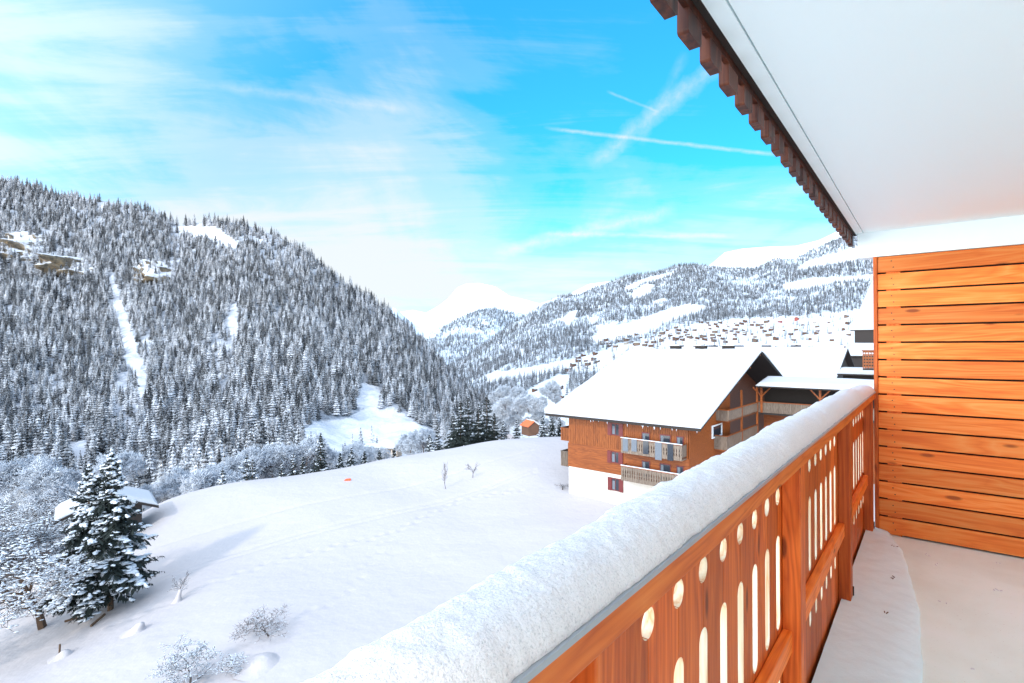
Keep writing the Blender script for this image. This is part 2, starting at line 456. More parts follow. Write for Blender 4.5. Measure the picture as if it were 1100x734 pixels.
# snow strip on the floor
def floor_snow():
    ctl = [(-1.6, -.04), (0, -.02), (1.5, .0), (2.9, .033), (3.69, .057), (4.39, .126), (4.7, .17), (5.05, .254)]
    def bound(s):
        for (a, b), (c, d_) in zip(ctl, ctl[1:]):
            if s <= c: t = (s - a) / (c - a); return b + (d_ - b) * t
        return ctl[-1][1]
    V = []; ss = np.linspace(-1.6, SE - .004, 420); NP = 26
    for s in ss:
        b_ = bound(s) + .008 * mn.noise(Vector((s * 5, 0, 0))) + .004 * mn.noise(Vector((s * 22, 0, 0)))
        for i in range(NP):
            t = i / (NP - 1)
            p = b_ + (.4015 - b_) * t ** 1.4
            z = .0015 + .030 * (1 - math.exp(-t * 5)) + .02 * t
            z += mn.fractal(Vector((s * 9, p * 9, 0)), 1, 2, 4) * .0035 * min(1, t * 5)
            V.append((s, p, z if t > 0 else -.002))
    o = np_mesh('floor_snow', V, grid_faces(len(ss), NP)[:, ::-1], M['snow_thin'])
    o.rotation_euler = (0, 0, BROT)
    tag(o, 'thin strip of drifted snow on the balcony floor beside the railing', 'snow')
M['snow_thin'] = snow_mat('floor_snow', (.82,.955,.98), bs=((12,.3,.006),(90,.25,.0015)))
floor_snow()
# small bits of debris on the floor
rd = random.Random(4)
for i, (s, p) in enumerate([(4.72, .02), (4.55, -.02), (4.66, .22), (4.0, .18), (3.9, -.05), (3.45, .20), (3.2, -.14), (2.75, -.05), (4.3, -.3), (4.86, -.35)]):
    z0 = .0 if p < .1 else .04
    m = MB()
    for k_ in range(rd.randint(2, 4)):
        a = rd.uniform(0, 6.28); l_ = rd.uniform(.006, .018); cx, cy = rd.uniform(-.02, .02), rd.uniform(-.02, .02)
        m.bar((cx, cy, .003), (cx + l_ * math.cos(a), cy + l_ * math.sin(a), .007), .0025, 4)
    o = m.build('debris', M['bark'] if p > .1 else M['clump']); o.location = bal(s, p, z0)
    if p > .1: tag(o, 'tiny brown bits of bark lying on the snow strip of the balcony', 'debris', 'brown bits on the snow strip')
    else: tag(o, 'tiny white crumbs of snow on the bare beige balcony floor', 'snow crumbs', 'snow crumbs on the beige floor')

# end screen of horizontal boards
scr = empty('privacy_screen', (0,0,0), BROT, label='orange larch screen of wide horizontal boards closing the balcony', cat='wooden screen')
zb = .014; PT = .1362; nb = 16
bs0 = None
for i in range(nb):
    z0 = zb + i * PT; z1 = z0 + PT - .013
    if i == nb - 1: z1 = 2.184
    if bs0 is None:
        m = MB(); m.box(-1.53, .325, 0, .022, 0, PT - .013)
        # local: x runs along the board, y is thickness
        bs0 = bevel(m.build('screen_board', M['screen_wood'], scr), .003); o = bs0
        for xx in (.222, .235, -.60):
            m = MB(); zz = .035 if xx != .235 else .085
            m.bar((xx, .0215, zz), (xx, .0228, zz), .0042, 8); m.build('screw', M['black_metal'], bs0)
    else:
        o = copy_tree(bs0, scr)
    # board runs along the p axis
    o.rotation_euler = (0, 0, R(90)); o.location = (SE + .022, 0, z0)
m = MB(); m.box(SE + .0225, SE + .062, -1.54, -1.45, .0, 2.18); m.box(SE + .0225, SE + .062, .18, .27, .0, 2.18); m.box(SE + .0225, SE + .062, -.65, -.56, .0, 2.18)
bp(m, 'batten', M['screen_wood'], scr)
m = MB(); m.box(SE + .0625, SE + .08, -1.54, .325, 0, 2.18); bp(m, 'backing', M['black_wood'], scr)
m = MB(); m.box(SE - .012, SE + .085, .3255, .352, 0, 2.184); bevel(bp(m, 'side_post', M['board_wood'], scr), .003)

# ceiling and plaster lintel above the screen
m = MB(); m.box(S0, SE + .10, -1.55, .412, 2.385, 2.50); m.box(S0, SE + .10, .418, .468, 2.385, 2.50); m.box(S0, SE + .1, .4121, .4179, 2.40, 2.49, 1)
o = bp(m, 'ceiling', [M['ceiling_white'], plain('grey_joint', (.30,.31,.33), .8)]); tag(o, kind='structure')
m = MB(); m.box(SE - .004, SE + .12, -1.55, .455, 2.1845, 2.3845); o = bp(m, 'lintel', M['ceiling_white']); tag(o, kind='structure')
# eaves with hanging fascia boards
eav = empty('roof_eaves', (0,0,0), BROT, label='dark stained timber roof edge with hanging block shaped boards', cat='roof edge')
m = MB(); m.box(S0, SE + .12, .4685, .521, 2.505, 2.545); bp(m, 'soffit', M['black_wood'], eav)
m = MB(); m.box(S0, SE + .12, .4685, .490, 2.388, 2.504); bp(m, 'inner_fascia', M['black_wood'], eav)
TP = .176
f0 = None
s = 1.361 - TP * 26
while s < SE + .1:
    if f0 is None:
        m = MB()
        m.prism([(0, 2.306), (.006, 2.300), (.094, 2.300), (.100, 2.306), (.100, 2.500), (0, 2.500)], 'y', .4915, .523)
        f0 = bevel(m.build('fascia_board', M['dark_wood'], eav), .003); o = f0
    else:
        o = f0.copy(); col.objects.link(o)
    o.location = (s, 0, 0); s += TP
m = MB(); m.box(S0, SE + .1, .4905, .506, 2.366, 2.5035); bp(m, 'outer_fascia', M['dark_wood'], eav)

# the building the balcony belongs to (facade, roof) - seen only through its balcony
bld = empty('apartment_building', (0,0,0), BROT, label='white rendered apartment building that carries the balcony', cat='building')
m = MB(); m.box(-18, SE + .2, -14, -1.555, -21, 2.38); bp(m, 'wall', M['render_white'], bld)
m = MB(); m.box(-18, SE + .15, -14, -1.5, 2.56, 2.75); m.box(S0, SE + .15, -1.499, .50, 2.56, 2.75); bp(m, 'roof', M['black_wood'], bld)
m = MB(); m.box(-18, SE + .12, -14, -1.5, 2.751, 3.15); m.box(S0, SE + .12, -1.499, .46, 2.751, 3.15); bp(m, 'roof_snow', M['roof_snow'], bld)

# ------------------------------------------------------------------ near terrain
CT = [(-34,42,-22.0),(-33,68,-17.7),(-45,68,-20.0),(-20,77,-17),(-2,85,-15),(8,90,-15.5),(28,95,-15),(3,30,-18.6),(7,61,-17),(20,50,-17),(35,60,-15.5),(60,90,-13.5),(90,70,-13),
      (90,130,-12),(60,130,-13),(-14,28,-19.2),(-32,33,-21.4),(-20,50,-19.0),(-12,65,-17.4),(0,5,-19),(20,10,-19),(60,10,-17),(-25,10,-22),(-50,20,-27),(-45,45,-24.8),(-55,50,-30),(-60,62,-29),
      (-52,85,-29),(-36,95,-27),(-20,106,-26.5),(0,118,-26),(20,125,-23),(-80,30,-36),(-80,80,-44),(-70,120,-48),(-30,150,-48),(0,170,-50),(40,170,-38),(100,180,-20),(-95,10,-34),(-100,-60,-22),(-40,-60,-20),(0,-60,-19.5),(60,-60,-18),(130,-60,-17),(-100,-170,-20),(0,-170,-20),(130,-170,-18)]
P = np.array([(a, b) for a, b, c in CT], float); Z = np.array([c for a, b, c in CT], float)
def tps(r2): return np.where(r2 > 1e-9, r2 * np.log(np.maximum(r2, 1e-9)) * .5, 0)
D2 = ((P[:, None] - P[None]) ** 2).sum(-1)
n_ = len(P); A_ = np.zeros((n_ + 3, n_ + 3)); A_[:n_, :n_] = tps(D2) + np.eye(n_) * 3.0
A_[:n_, n_] = 1; A_[:n_, n_+1:] = P; A_[n_, :n_] = 1; A_[n_+1:, :n_] = P.T
sol = np.linalg.solve(A_, np.concatenate([Z, np.zeros(3)]))
def field_z(x, y):
    x = np.asarray(x, float); y = np.asarray(y, float)
    r2 = (x[..., None] - P[:, 0]) ** 2 + (y[..., None] - P[:, 1]) ** 2
    z = (tps(r2) * sol[:n_]).sum(-1) + sol[n_] + sol[n_+1] * x + sol[n_+2] * y
    z = z + .18 * np.sin(x * .21 + y * .13 + 1) * np.sin(y * .17 - x * .05) + .05 * np.sin(x * .55 + .8 * np.sin(y * .3)) * np.sin(y * .47 + 2)
    # ski tracks: shallow parallel grooves across the meadow
    for off in (0, 1.1, 9.0):
        q = (y - 60) - .55 * (x + 10) - off - 2.0 * np.sin(x * .08)
        z = z - .10 * np.exp(-(q / .35) ** 2) * (x < 3) * (x > -38)
    for fx, fy, fr_, fd in PRINTS:
        q = ((x - fx) ** 2 + (y - fy) ** 2) / fr_ ** 2
        z = z - fd * np.exp(-q) + fd * .25 * np.exp(-(np.sqrt(q) - 1.8) ** 2 * 3)
    return z + CAMZ
PRINTS = []
def trail_(pts, step, r_, d_):
    for (ax, ay), (bx, by) in zip(pts, pts[1:]):
        n = int(math.hypot(bx - ax, by - ay) / step)
        for i in range(n):
            t = i / n; sd_ = .22 if i % 2 else -.22
            PRINTS.append((ax + (bx - ax) * t + sd_ + .1 * math.sin(i * 7.1), ay + (by - ay) * t - sd_ + .1 * math.sin(i * 3.3), r_, d_))
trail_([(-30, 40), (-22, 47), (-12, 52), (-6, 61), (2, 63)], 1.0, .30, .13)
trail_([(-17, 34), (-13, 40), (-12, 52)], 1.1, .30, .10)
def fz(x, y): return float(field_z(np.array([x]), np.array([y]))[0])
xs = np.concatenate([np.linspace(-100, -52, 60), np.linspace(-51.7, 30, 290), np.linspace(31, 130, 100)]); ys = np.concatenate([np.linspace(-190, 1, 60), np.linspace(2, 22, 30), np.linspace(22.3, 92, 240), np.linspace(93, 185, 90)])
X, Y = np.meshgrid(xs, ys, indexing='ij')
ZF = field_z(X, Y)
o = np_mesh('snow_field', np.stack([X, Y, ZF], -1).reshape(-1, 3), grid_faces(len(xs), len(ys)), M['snow_field'] if 'snow_field' in M else M['snow'])
M['field'] = snow_mat('field_snow', (.45,.397,.385), bs=((.12,.3,.5),(1.1,.3,.05),(9,.3,.006)), var=.03)
o.data.materials[0] = M['field']; tag(o, kind='structure')

# ------------------------------------------------------------------ mountains
def interp(tab, x): return np.interp(x, [a for a, b in tab], [b for a, b in tab])
class Slope:
    """a mountainside between a foot line and a ridge line, each known by bearing, elevation and distance"""
    def __init__(s, foot, ridge, dfoot, dridge, x0, x1, nu, nv, curve=1.2, amp=10, fr=.006, seed=0, back=1):
        s.foot, s.ridge, s.df, s.dr, s.curve = foot, ridge, dfoot, dridge, curve
        s.amp, s.fr, s.seed, s.x0, s.x1, s.nu, s.nv, s.back = amp, fr, seed, x0, x1, nu, nv, back
    def pt(s, px, t):
        px = np.asarray(px, float); t = np.asarray(t, float)
        yf = interp(s.foot, px); yr = interp(s.ridge, px); a = interp(s.df, px); b = interp(s.dr, px)
        y = yf + (yr - yf) * t; d = a + (b - a) * t ** s.curve
        z = (HY - y) / F * d; x = (px - CX) / F * d
        fade = np.sin(np.pi * np.clip(t, 0, 1)) ** .5
        g = np.array([mn.fractal(Vector((float(u) * s.fr, float(v) * s.fr, s.seed)), .8, 2.1, 5) for u, v in zip(x.ravel(), d.ravel())]).reshape(x.shape)
        z = z + g * s.amp * fade
        return np.stack([x, d, z + CAMZ], -1)
    def t_of(s, px, py):
        yf = float(interp(s.foot, px)); yr = float(interp(s.ridge, px)); return (py - yf) / (yr - yf)
    def mesh(s, name, m, polys=None):
        us = np.linspace(s.x0, s.x1, s.nu); ts = np.linspace(0, 1, s.nv)
        U, T = np.meshgrid(us, ts, indexing='ij'); G = s.pt(U, T)
        # carry the foot down and the far side of the ridge down, so the form is closed from other places
        f = G[:, :1].copy(); f[..., 2] -= 60; f[..., 1] *= .96; f[..., 0] *= .96
        b = G[:, -1:].copy(); b[..., 0] *= 1.12; b[..., 1] *= 1.12; b[..., 2] -= np.abs(b[..., 1:2][..., 0]) * .05 * s.back
        G = np.concatenate([f, G, b], 1)
        o = np_mesh(name, G.reshape(-1, 3), grid_faces(G.shape[0], G.shape[1]), m); tag(o, kind='structure')
        if polys:
            val = []
            for g_ in G.reshape(-1, 3):
                u, v = proj(g_); u += 5 * mn.noise(Vector((v * .11, u * .11, 0))); val.append(1.0 if any(inpoly(u, v, q) for q in polys) else 0.0)
            at_ = o.data.attributes.new('open_ground', 'FLOAT', 'POINT'); at_.data.foreach_set('value', np.array(val, dtype=np.float32))
        return o

def inpoly(x, y, poly):
    c = False; j = len(poly) - 1
    for i in range(len(poly)):
        xi, yi = poly[i]; xj, yj = poly[j]
        if (yi > y) != (yj > y) and x < (xj - xi) * (y - yi) / (yj - yi + 1e-9) + xi: c = not c
        j = i
    return c
def proj(v):
    return CX + F * v[0] / v[1], HY - F * (v[2] - CAMZ) / v[1]

L_open = [[(182,243),(205,243),(230,244),(244,252),(256,266),(250,270),(232,262),(205,254),(182,248)],
          [(326,488),(322,466),(340,452),(372,450),(392,438),(425,440),(452,456),(474,468),(462,476),(430,486),(395,494),(340,500)],
          [(115,298),(122,294),(130,322),(138,345),(144,368),(154,388),(158,410),(160,440),(149,438),(145,412),(138,392),(129,368),(122,340)],
          [(244,328),(254,325),(257,362),(247,366)],
          [(72,478),(92,470),(100,492),(88,506),(70,500)], [(0,478),(10,480),(8,496),(0,498)],
          [(390,410),(420,425),(400,440),(380,438)]]
L_thin = [[(5,248),(40,250),(60,268),(98,285),(96,304),(60,300),(20,292),(5,270)], [(148,284),(170,278),(192,286),(188,304),(160,306),(148,298)],
          [(150,380),(160,440),(130,470),(110,440),(130,400)], [(225,370),(250,330),(258,400),(240,430),(225,420)]]
R_open = [[(634,362),(660,352),(690,342),(715,333),(736,327),(761,329),(748,337),(720,345),(693,360),(665,366),(640,370)],
          [(739,350),(785,343),(830,341),(869,339),(930,331),(960,330),(960,400),(600,400),(660,372),(700,366),(715,356)],
          [(841,306),(869,299),(921,297),(950,294),(950,299),(897,304),(860,312),(841,312)],
          [(853,292),(866,281),(905,270),(935,262),(921,280),(870,288)],
          [(677,316),(693,305),(704,306),(700,312),(690,320),(680,322)], [(671,309),(690,300),(724,292),(722,296),(690,305),(675,313)],
          [(640,352),(665,345),(662,352),(644,358)], [(700,324),(715,320),(716,324),(702,328)],
          [(520,403),(560,396),(605,388),(640,380),(640,386),(600,400),(560,406),(525,412)], [(470,372),(480,366),(492,378),(478,382)],
          [(566,420),(600,402),(612,404),(606,440),(575,462),(555,440)], [(530,436),(552,436),(556,448),(532,446)],
          [(602,345),(612,335),(622,334),(612,350)], [(632,345),(642,340),(644,346),(634,350)]]
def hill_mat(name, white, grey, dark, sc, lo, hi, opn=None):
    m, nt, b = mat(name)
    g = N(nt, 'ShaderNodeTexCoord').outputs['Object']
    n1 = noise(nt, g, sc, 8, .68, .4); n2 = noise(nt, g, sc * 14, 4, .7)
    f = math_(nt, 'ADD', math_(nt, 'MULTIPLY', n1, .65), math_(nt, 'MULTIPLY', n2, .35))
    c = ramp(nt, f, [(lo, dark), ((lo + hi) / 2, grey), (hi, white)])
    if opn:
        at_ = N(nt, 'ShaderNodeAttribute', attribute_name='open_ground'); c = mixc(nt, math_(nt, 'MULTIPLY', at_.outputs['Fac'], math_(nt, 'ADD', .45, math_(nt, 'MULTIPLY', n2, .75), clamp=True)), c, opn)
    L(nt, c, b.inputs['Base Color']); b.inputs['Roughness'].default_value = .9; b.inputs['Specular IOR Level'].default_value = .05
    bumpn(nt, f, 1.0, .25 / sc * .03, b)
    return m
WH = (.56,.55,.57)
left = Slope([(-400,590),(0,575),(150,560),(250,535),(330,515),(400,497),(450,480),(500,470),(560,462)],
             [(-400,90),(-200,140),(0,192),(20,197),(60,208),(100,214),(150,223),(178,234),(190,242),(205,240),(235,237),(262,241),(300,255),(330,271),(360,299),(400,323),(430,345),(450,363),(470,386),(490,405),(520,432),(560,452)],
             [(-400,260),(0,265),(200,290),(330,350),(450,520),(560,800)], [(-400,1500),(150,1450),(300,1400),(450,1250),(560,1050)], -400, 560, 420, 200, 1.15, 16, .008, 1)
right = Slope([(380,470),(430,458),(520,445),(600,430),(700,430),(800,440),(1000,450),(1300,460)],
              [(380,440),(440,416),(500,384),(538,356),(576,331),(600,318),(623,316),(647,306),(675,296),(704,293),(727,285),(751,284),(785,288),(812,288),(831,278),(855,278),(874,268),(893,259),(912,253),(960,245),(1100,225),(1300,200)],
              [(380,900),(500,900),(600,650),(700,420),(800,330),(1000,300),(1300,300)], [(380,2200),(500,2600),(600,2900),(750,3000),(1300,2800)], 380, 1300, 460, 220, 1.25, 12, .004, 2)
mid = Slope([(330,430),(460,420),(560,420),(640,400)], [(330,400),(440,372),(458,361),(476,351),(496,341),(515,333),(531,331),(546,335),(562,337),(580,345),(600,352),(640,370)],
            [(330,1500),(640,2600)], [(330,3600),(640,4200)], 330, 640, 200, 90, 1.2, 20, .0022, 3)
far = Slope([(300,400),(480,380),(760,360)], [(300,352),(400,340),(430,335),(444,333),(458,336),(472,328),(482,320),(491,309),(500,305),(515,304),(533,308),(548,318),(562,321),(580,326),(609,317),(633,305),(655,302),(680,308),(760,330)],
            [(300,5000),(760,5000)], [(300,9000),(760,9000)], 300, 760, 260, 80, 1.1, 60, .0009, 4)
far2 = Slope([(330,410),(500,400)], [(330,330),(400,330),(425,331),(440,345),(452,352),(470,349),(500,345),(530,360)], [(330,3800),(530,3800)], [(330,6000),(530,6000)], 330, 530, 120, 60, 1.1, 40, .0012, 6)
peak = Slope([(680,330),(1100,320)], [(680,312),(715,298),(751,292),(765,283),(779,271),(798,267),(822,265),(855,264),(880,258),(905,246),(940,240),(1100,220)],
             [(680,4000),(1100,4000)], [(680,5600),(1100,5200)], 680, 1100, 200, 60, 1.1, 60, .0016, 5)
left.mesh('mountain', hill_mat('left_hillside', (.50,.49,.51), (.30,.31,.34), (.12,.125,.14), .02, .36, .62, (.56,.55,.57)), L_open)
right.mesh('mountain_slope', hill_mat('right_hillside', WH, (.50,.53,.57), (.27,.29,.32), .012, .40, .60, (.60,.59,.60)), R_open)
mid.mesh('middle_hills', hill_mat('hazed_middle_hillside', (.68,.71,.75), (.46,.50,.55), (.27,.30,.34), .006, .38, .60))  # from here back, distance haze is put into the paler hill colours
far.mesh('far_mountains', hill_mat('hazed_far_snow', (.72,.75,.79), (.66,.70,.75), (.52,.57,.64), .002, .30, .52))
far2.mesh('far_hills', hill_mat('hazed_far_hillside', (.68,.72,.76), (.55,.59,.65), (.40,.44,.50), .003, .36, .58))
peak.mesh('snowy_peaks', hill_mat('hazed_peak_snow', (.72,.75,.79), (.66,.69,.74), (.33,.37,.43), .004, .30, .42))
m = MB(); m.add([(-12000, 150, -125), (14000, 150, -125), (14000, 14000, -125), (-12000, 14000, -125)], [(0,1,2,3)])
o = m.build('valley_floor', M['field']); tag(o, kind='structure')

# ------------------------------------------------------------------ trees
def spruce_mesh(name, material, seed, tiers=11, spikes=9, r=.17, sub=2):
    """unit-height snowy spruce: a trunk and ragged drooping tiers of single branches"""
    rr = random.Random(seed); m = MB()
    m.bar((0,0,-.04), (0,0,.97), .012, 4, 1, .002)
    for i in range(tiers):
        t = i / (tiers - 1); z = .10 + .84 * t ** .92; rad = r * (1 - t) ** .85 + .010
        rad *= rr.uniform(.82, 1.15); dz = .105 * (1 - t * .5); k_ = max(5, int(spikes * (1 - t * .4)))
        a0 = rr.uniform(0, 6.28)
        for j in range(k_):
            a = a0 + 6.283 * (j + rr.uniform(-.25, .25)) / k_; q = rad * rr.uniform(.65, 1.2); h = dz * rr.uniform(.7, 1.2)
            ca, sa = math.cos(a), math.sin(a); w_ = q * .36 + .006; zj = z + rr.uniform(-.012, .012)
            base = (ca * .004, sa * .004, zj + h * .35)
            mid_ = (ca * q * .62, sa * q * .62, zj + h * .05)
            tip = (ca * q, sa * q, zj - h * .45)
            l_ = (ca * q * .55 - sa * w_, sa * q * .55 + ca * w_, zj - h * .30)
            r_ = (ca * q * .55 + sa * w_, sa * q * .55 - ca * w_, zj - h * .30)
            und = (ca * q * .4, sa * q * .4, zj - h * .55)
            m.add([base, mid_, tip, l_, r_, und], [(0,3,1), (1,3,2), (0,1,4), (1,2,4), (3,5,2), (2,5,4), (0,5,3), (0,4,5)], 0)
    me = bpy.data.meshes.new(name); me.from_pydata(m.v, [], m.f)
    me.materials.append(material); me.materials.append(M['bark']); me.polygons.foreach_set('material_index', m.m); me.update()
    return me

def bare_mesh(name, seed, levels=5, spread=.55, mats=None, tw=.012, snowp=0, fine=1.0, mult=1):
    """unit-height bare tree: trunk, forking limbs, fine twigs; optional snow along the upper side of the limbs"""
    rr = random.Random(seed); tr = MB(); cr = MB(); sn = MB()
    def grow(p, dirv, ln, rad, lv):
        n = 3; q = p.copy(); dv = dirv.copy()
        for i in range(n):
            dv = (dv + Vector((rr.gauss(0, .16), rr.gauss(0, .16), rr.gauss(.05, .10)))).normalized()
            e = q + dv * (ln / n); ra = rad * (1 - .22 * i); rb = rad * (1 - .22 * (i + 1))
            (tr if lv >= levels - 1 else cr).bar(q, e, max(ra, .0011 * fine), 5 if lv >= levels - 2 else 3, 0, max(rb, .0009 * fine))
            if snowp and rr.random() < snowp and abs(dv.z) < .88:
                mid_ = (q + e) / 2; w_ = max(.0030, ra * 1.3) * rr.uniform(.7, 1.6)
                blob(sn, mid_ + Vector((0, 0, w_ * .7)), (e - q).length * .62, w_, w_ * .8, math.atan2(dv.y, dv.x), rr)
            if lv > 0:
                for _ in range((2 if i else 1) * mult if lv < levels else 2):
                    a = rr.uniform(0, 6.283); o_ = dv.orthogonal().normalized(); o2 = dv.cross(o_)
                    sd = (dv * rr.uniform(.4, 1.0) + (o_ * math.cos(a) + o2 * math.sin(a)) * rr.uniform(.5, 1.1) * spread * 1.5).normalized()
                    grow(e, sd, ln * rr.uniform(.5, .78), rb * .6, lv - 1)
            q = e
    grow(Vector((0,0,0)), Vector((rr.uniform(-.1,.1), rr.uniform(-.1,.1), 1)).normalized(), .36, tw, levels)
    return tr, cr, sn

def blob(mb, c, lx, ly, lz, rot, rr, n1=6):
    """a small lumpy cushion of snow"""
    ca, sa = math.cos(rot), math.sin(rot); vs = []
    for k_, (zz, q) in enumerate(((-.35, .75), (.15, 1.0), (.7, .62))):
        for i in range(n1):
            t = 6.283 * i / n1 + k_ * .5; j = q * rr.uniform(.6, 1.3)
            x, y = math.cos(t) * lx * j, math.sin(t) * ly * j
            vs.append((c.x + x * ca - y * sa, c.y + x * sa + y * ca, c.z + zz * lz))
    vs.append((c.x, c.y, c.z + lz)); vs.append((c.x, c.y, c.z - .5 * lz))
    fs = []
    for k_ in range(2):
        for i in range(n1):
            a, b = k_ * n1 + i, k_ * n1 + (i + 1) % n1; fs.append((a, b, b + n1, a + n1))
    for i in range(n1):
        fs.append((2*n1 + i, 2*n1 + (i+1) % n1, 3*n1)); fs.append(((i+1) % n1, i, 3*n1 + 1))
    mb.add(vs, fs)

forest_me = [spruce_mesh('spruce_tree', M['forest'], 10 + i, r=[.20,.165,.225][i]) for i in range(3)]
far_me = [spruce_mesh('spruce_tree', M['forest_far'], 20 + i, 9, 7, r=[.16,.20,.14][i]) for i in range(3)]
# frosted broadleaf: many fine pale twigs, one mesh
def frosted(seed):
    tr, cr, sn = bare_mesh('x', seed, 4, .75, tw=.016, fine=4.2, mult=2)
    m = MB(); m.v = tr.v + cr.v; m.f = tr.f + [tuple(i + len(tr.v) for i in f) for f in cr.f]; m.m = [1] * len(tr.f) + [0] * len(cr.f)
    zs = max(v[2] for v in m.v)
    me = bpy.data.meshes.new('frosted_tree'); me.from_pydata([(a / zs, b / zs, c / zs) for a, b, c in m.v], [], m.f)
    me.materials.append(M['frost']); me.materials.append(M['twig']); me.polygons.foreach_set('material_index', m.m); me.update(); return me
frost_me = [frosted(31), frosted(32), frosted(33)]

def open_l(px, py):
    if any(inpoly(px, py, q) for q in L_open): return 0
    if any(inpoly(px, py, q) for q in L_thin): return .34
    return 1
def open_r(px, py):
    if inpoly(px, py, R_open[1]): return .10
    if any(inpoly(px, py, q) for q in R_open): return 0.0
    return 1
rng = random.Random(5)
def scatter(sl, n, x0, x1, openf, dens, hrange, t1=.995, nfr=.004):
    px = np.array([rng.uniform(x0, x1) for _ in range(n)])
    t = np.array([rng.random() for _ in range(n)])
    # accept in proportion to ground area: distance squared
    a = interp(sl.df, px); b = interp(sl.dr, px); dd = a + (b - a) * t ** sl.curve
    keep = np.array([rng.random() for _ in range(n)]) < (dd * (b - a) * sl.curve * t ** (sl.curve - 1) + 1) / ((dd * (b - a) * sl.curve * t ** (sl.curve - 1)).max() + 1)
    px, t = px[keep], t[keep]
    G = sl.pt(px, t); out = []
    for g in G:
        u, v = proj(g); o_ = openf(u, v)
        if o_ < 1 and rng.random() > o_: continue
        nz = mn.noise(Vector((g[0] * nfr, g[1] * nfr, 0))) + .5 * mn.noise(Vector((g[0] * nfr * 4, g[1] * nfr * 4, 3)))
        if rng.random() > dens(u, v, nz): continue
        h = rng.uniform(*hrange) * (1 + .25 * nz)
        out.append((g[0], g[1], g[2] - .3, h))
    return out
trL = scatter(left, 54000, -260, 552, open_l, lambda u, v, z: .97 if z > -.55 else .5, (14, 31))
trR = scatter(right, 120000, 400, 1180, open_r, lambda u, v, z: (.97 if z > -.30 else .45) if v < 346 else .75 if u < 640 else .5, (13, 22), nfr=.003)
trM = scatter(mid, 16000, 430, 620, lambda u, v: 1, lambda u, v, z: .9 if z > -.1 else .2, (16, 26), nfr=.002)
print('trees', len(trL), len(trR), len(trM))

def gn_instances(name, pts, meshobjs, seed):
    rr = random.Random(seed); n = len(pts)
    me = bpy.data.meshes.new(name); me.vertices.add(n)
    me.vertices.foreach_set('co', np.array([p[:3] for p in pts], dtype=np.float32).ravel())
    a = me.attributes.new('size', 'FLOAT', 'POINT'); a.data.foreach_set('value', np.array([p[3] for p in pts], dtype=np.float32))
    a = me.attributes.new('turn', 'FLOAT', 'POINT'); a.data.foreach_set('value', np.array([rr.uniform(0, 6.28) for _ in pts], dtype=np.float32))
    a = me.attributes.new('form', 'INT', 'POINT'); a.data.foreach_set('value', np.array([rr.randrange(len(meshobjs)) for _ in pts], dtype=np.int32))
    o = bpy.data.objects.new(name, me); col.objects.link(o)
    ng = bpy.data.node_groups.new(name, 'GeometryNodeTree')
    ng.interface.new_socket('Geometry', in_out='INPUT', socket_type='NodeSocketGeometry'); ng.interface.new_socket('Geometry', in_out='OUTPUT', socket_type='NodeSocketGeometry')
    gi = ng.nodes.new('NodeGroupInput'); go = ng.nodes.new('NodeGroupOutput'); jo = ng.nodes.new('GeometryNodeJoinGeometry')
    def attr(nm, ty):
        q = ng.nodes.new('GeometryNodeInputNamedAttribute'); q.data_type = ty; q.inputs['Name'].default_value = nm; return q.outputs['Attribute']
    sz, tn, fm = attr('size', 'FLOAT'), attr('turn', 'FLOAT'), attr('form', 'INT')
    cx = ng.nodes.new('ShaderNodeCombineXYZ'); ng.links.new(tn, cx.inputs[2])
    cs = ng.nodes.new('ShaderNodeCombineXYZ')
    for i in range(3): ng.links.new(sz, cs.inputs[i])
    for i, mo in enumerate(meshobjs):
        cmp_ = ng.nodes.new('FunctionNodeCompare'); cmp_.data_type = 'INT'; cmp_.operation = 'EQUAL'
        ng.links.new(fm, cmp_.inputs[2]); cmp_.inputs[3].default_value = i
        oi = ng.nodes.new('GeometryNodeObjectInfo'); oi.inputs['Object'].default_value = mo; oi.inputs['As Instance'].default_value = True
        ip = ng.nodes.new('GeometryNodeInstanceOnPoints')
        ng.links.new(gi.outputs[0], ip.inputs['Points']); ng.links.new(cmp_.outputs[0], ip.inputs['Selection'])
        ng.links.new(oi.outputs['Geometry'], ip.inputs['Instance']); ng.links.new(cx.outputs[0], ip.inputs['Rotation']); ng.links.new(cs.outputs[0], ip.inputs['Scale'])
        ng.links.new(ip.outputs[0], jo.inputs[0])
    ng.links.new(jo.outputs[0], go.inputs[0])
    md = o.modifiers.new('scatter', 'NODES'); md.node_group = ng
    return o

def place(name, me, loc, h, label, cat, group, wide=1, rr=rng):
    o = bpy.data.objects.new(name, me); col.objects.link(o); o.location = loc
    o.scale = (h * wide, h * wide, h); o.rotation_euler = (0, 0, rr.uniform(0, 6.28)); return tag(o, label, cat, group)

# largest-showing trees of the left mountainside are objects of their own
def shows(p):
    u, v = proj(p); vt = v - F * p[3] / p[1]
    crest = np.interp(u, [0, 177, 280, 400, 454, 535, 600], [640, 538, 518, 497, 484, 473, 470])
    return -20 < u < 610 and vt < crest - 6
vis = sorted([p for p in trL if shows(p)], key=lambda p: -p[3] / p[1])
own = vis[:270]; ownset = set(own); restL = [p for p in trL if p not in ownset]
for i, p in enumerate(own):
    place('spruce_tree', forest_me[i % 3], p[:3], p[3], 'snow dusted spruce in the lower forest of the steep mountainside', 'tree', 'spruces low on the steep mountainside', 1.0)
protos = [o_ for o_ in col.objects if o_.name.startswith('spruce_tree')][:3]
# the sources have a size of their own: undo it in the scale attribute
def undo(o_): return 1
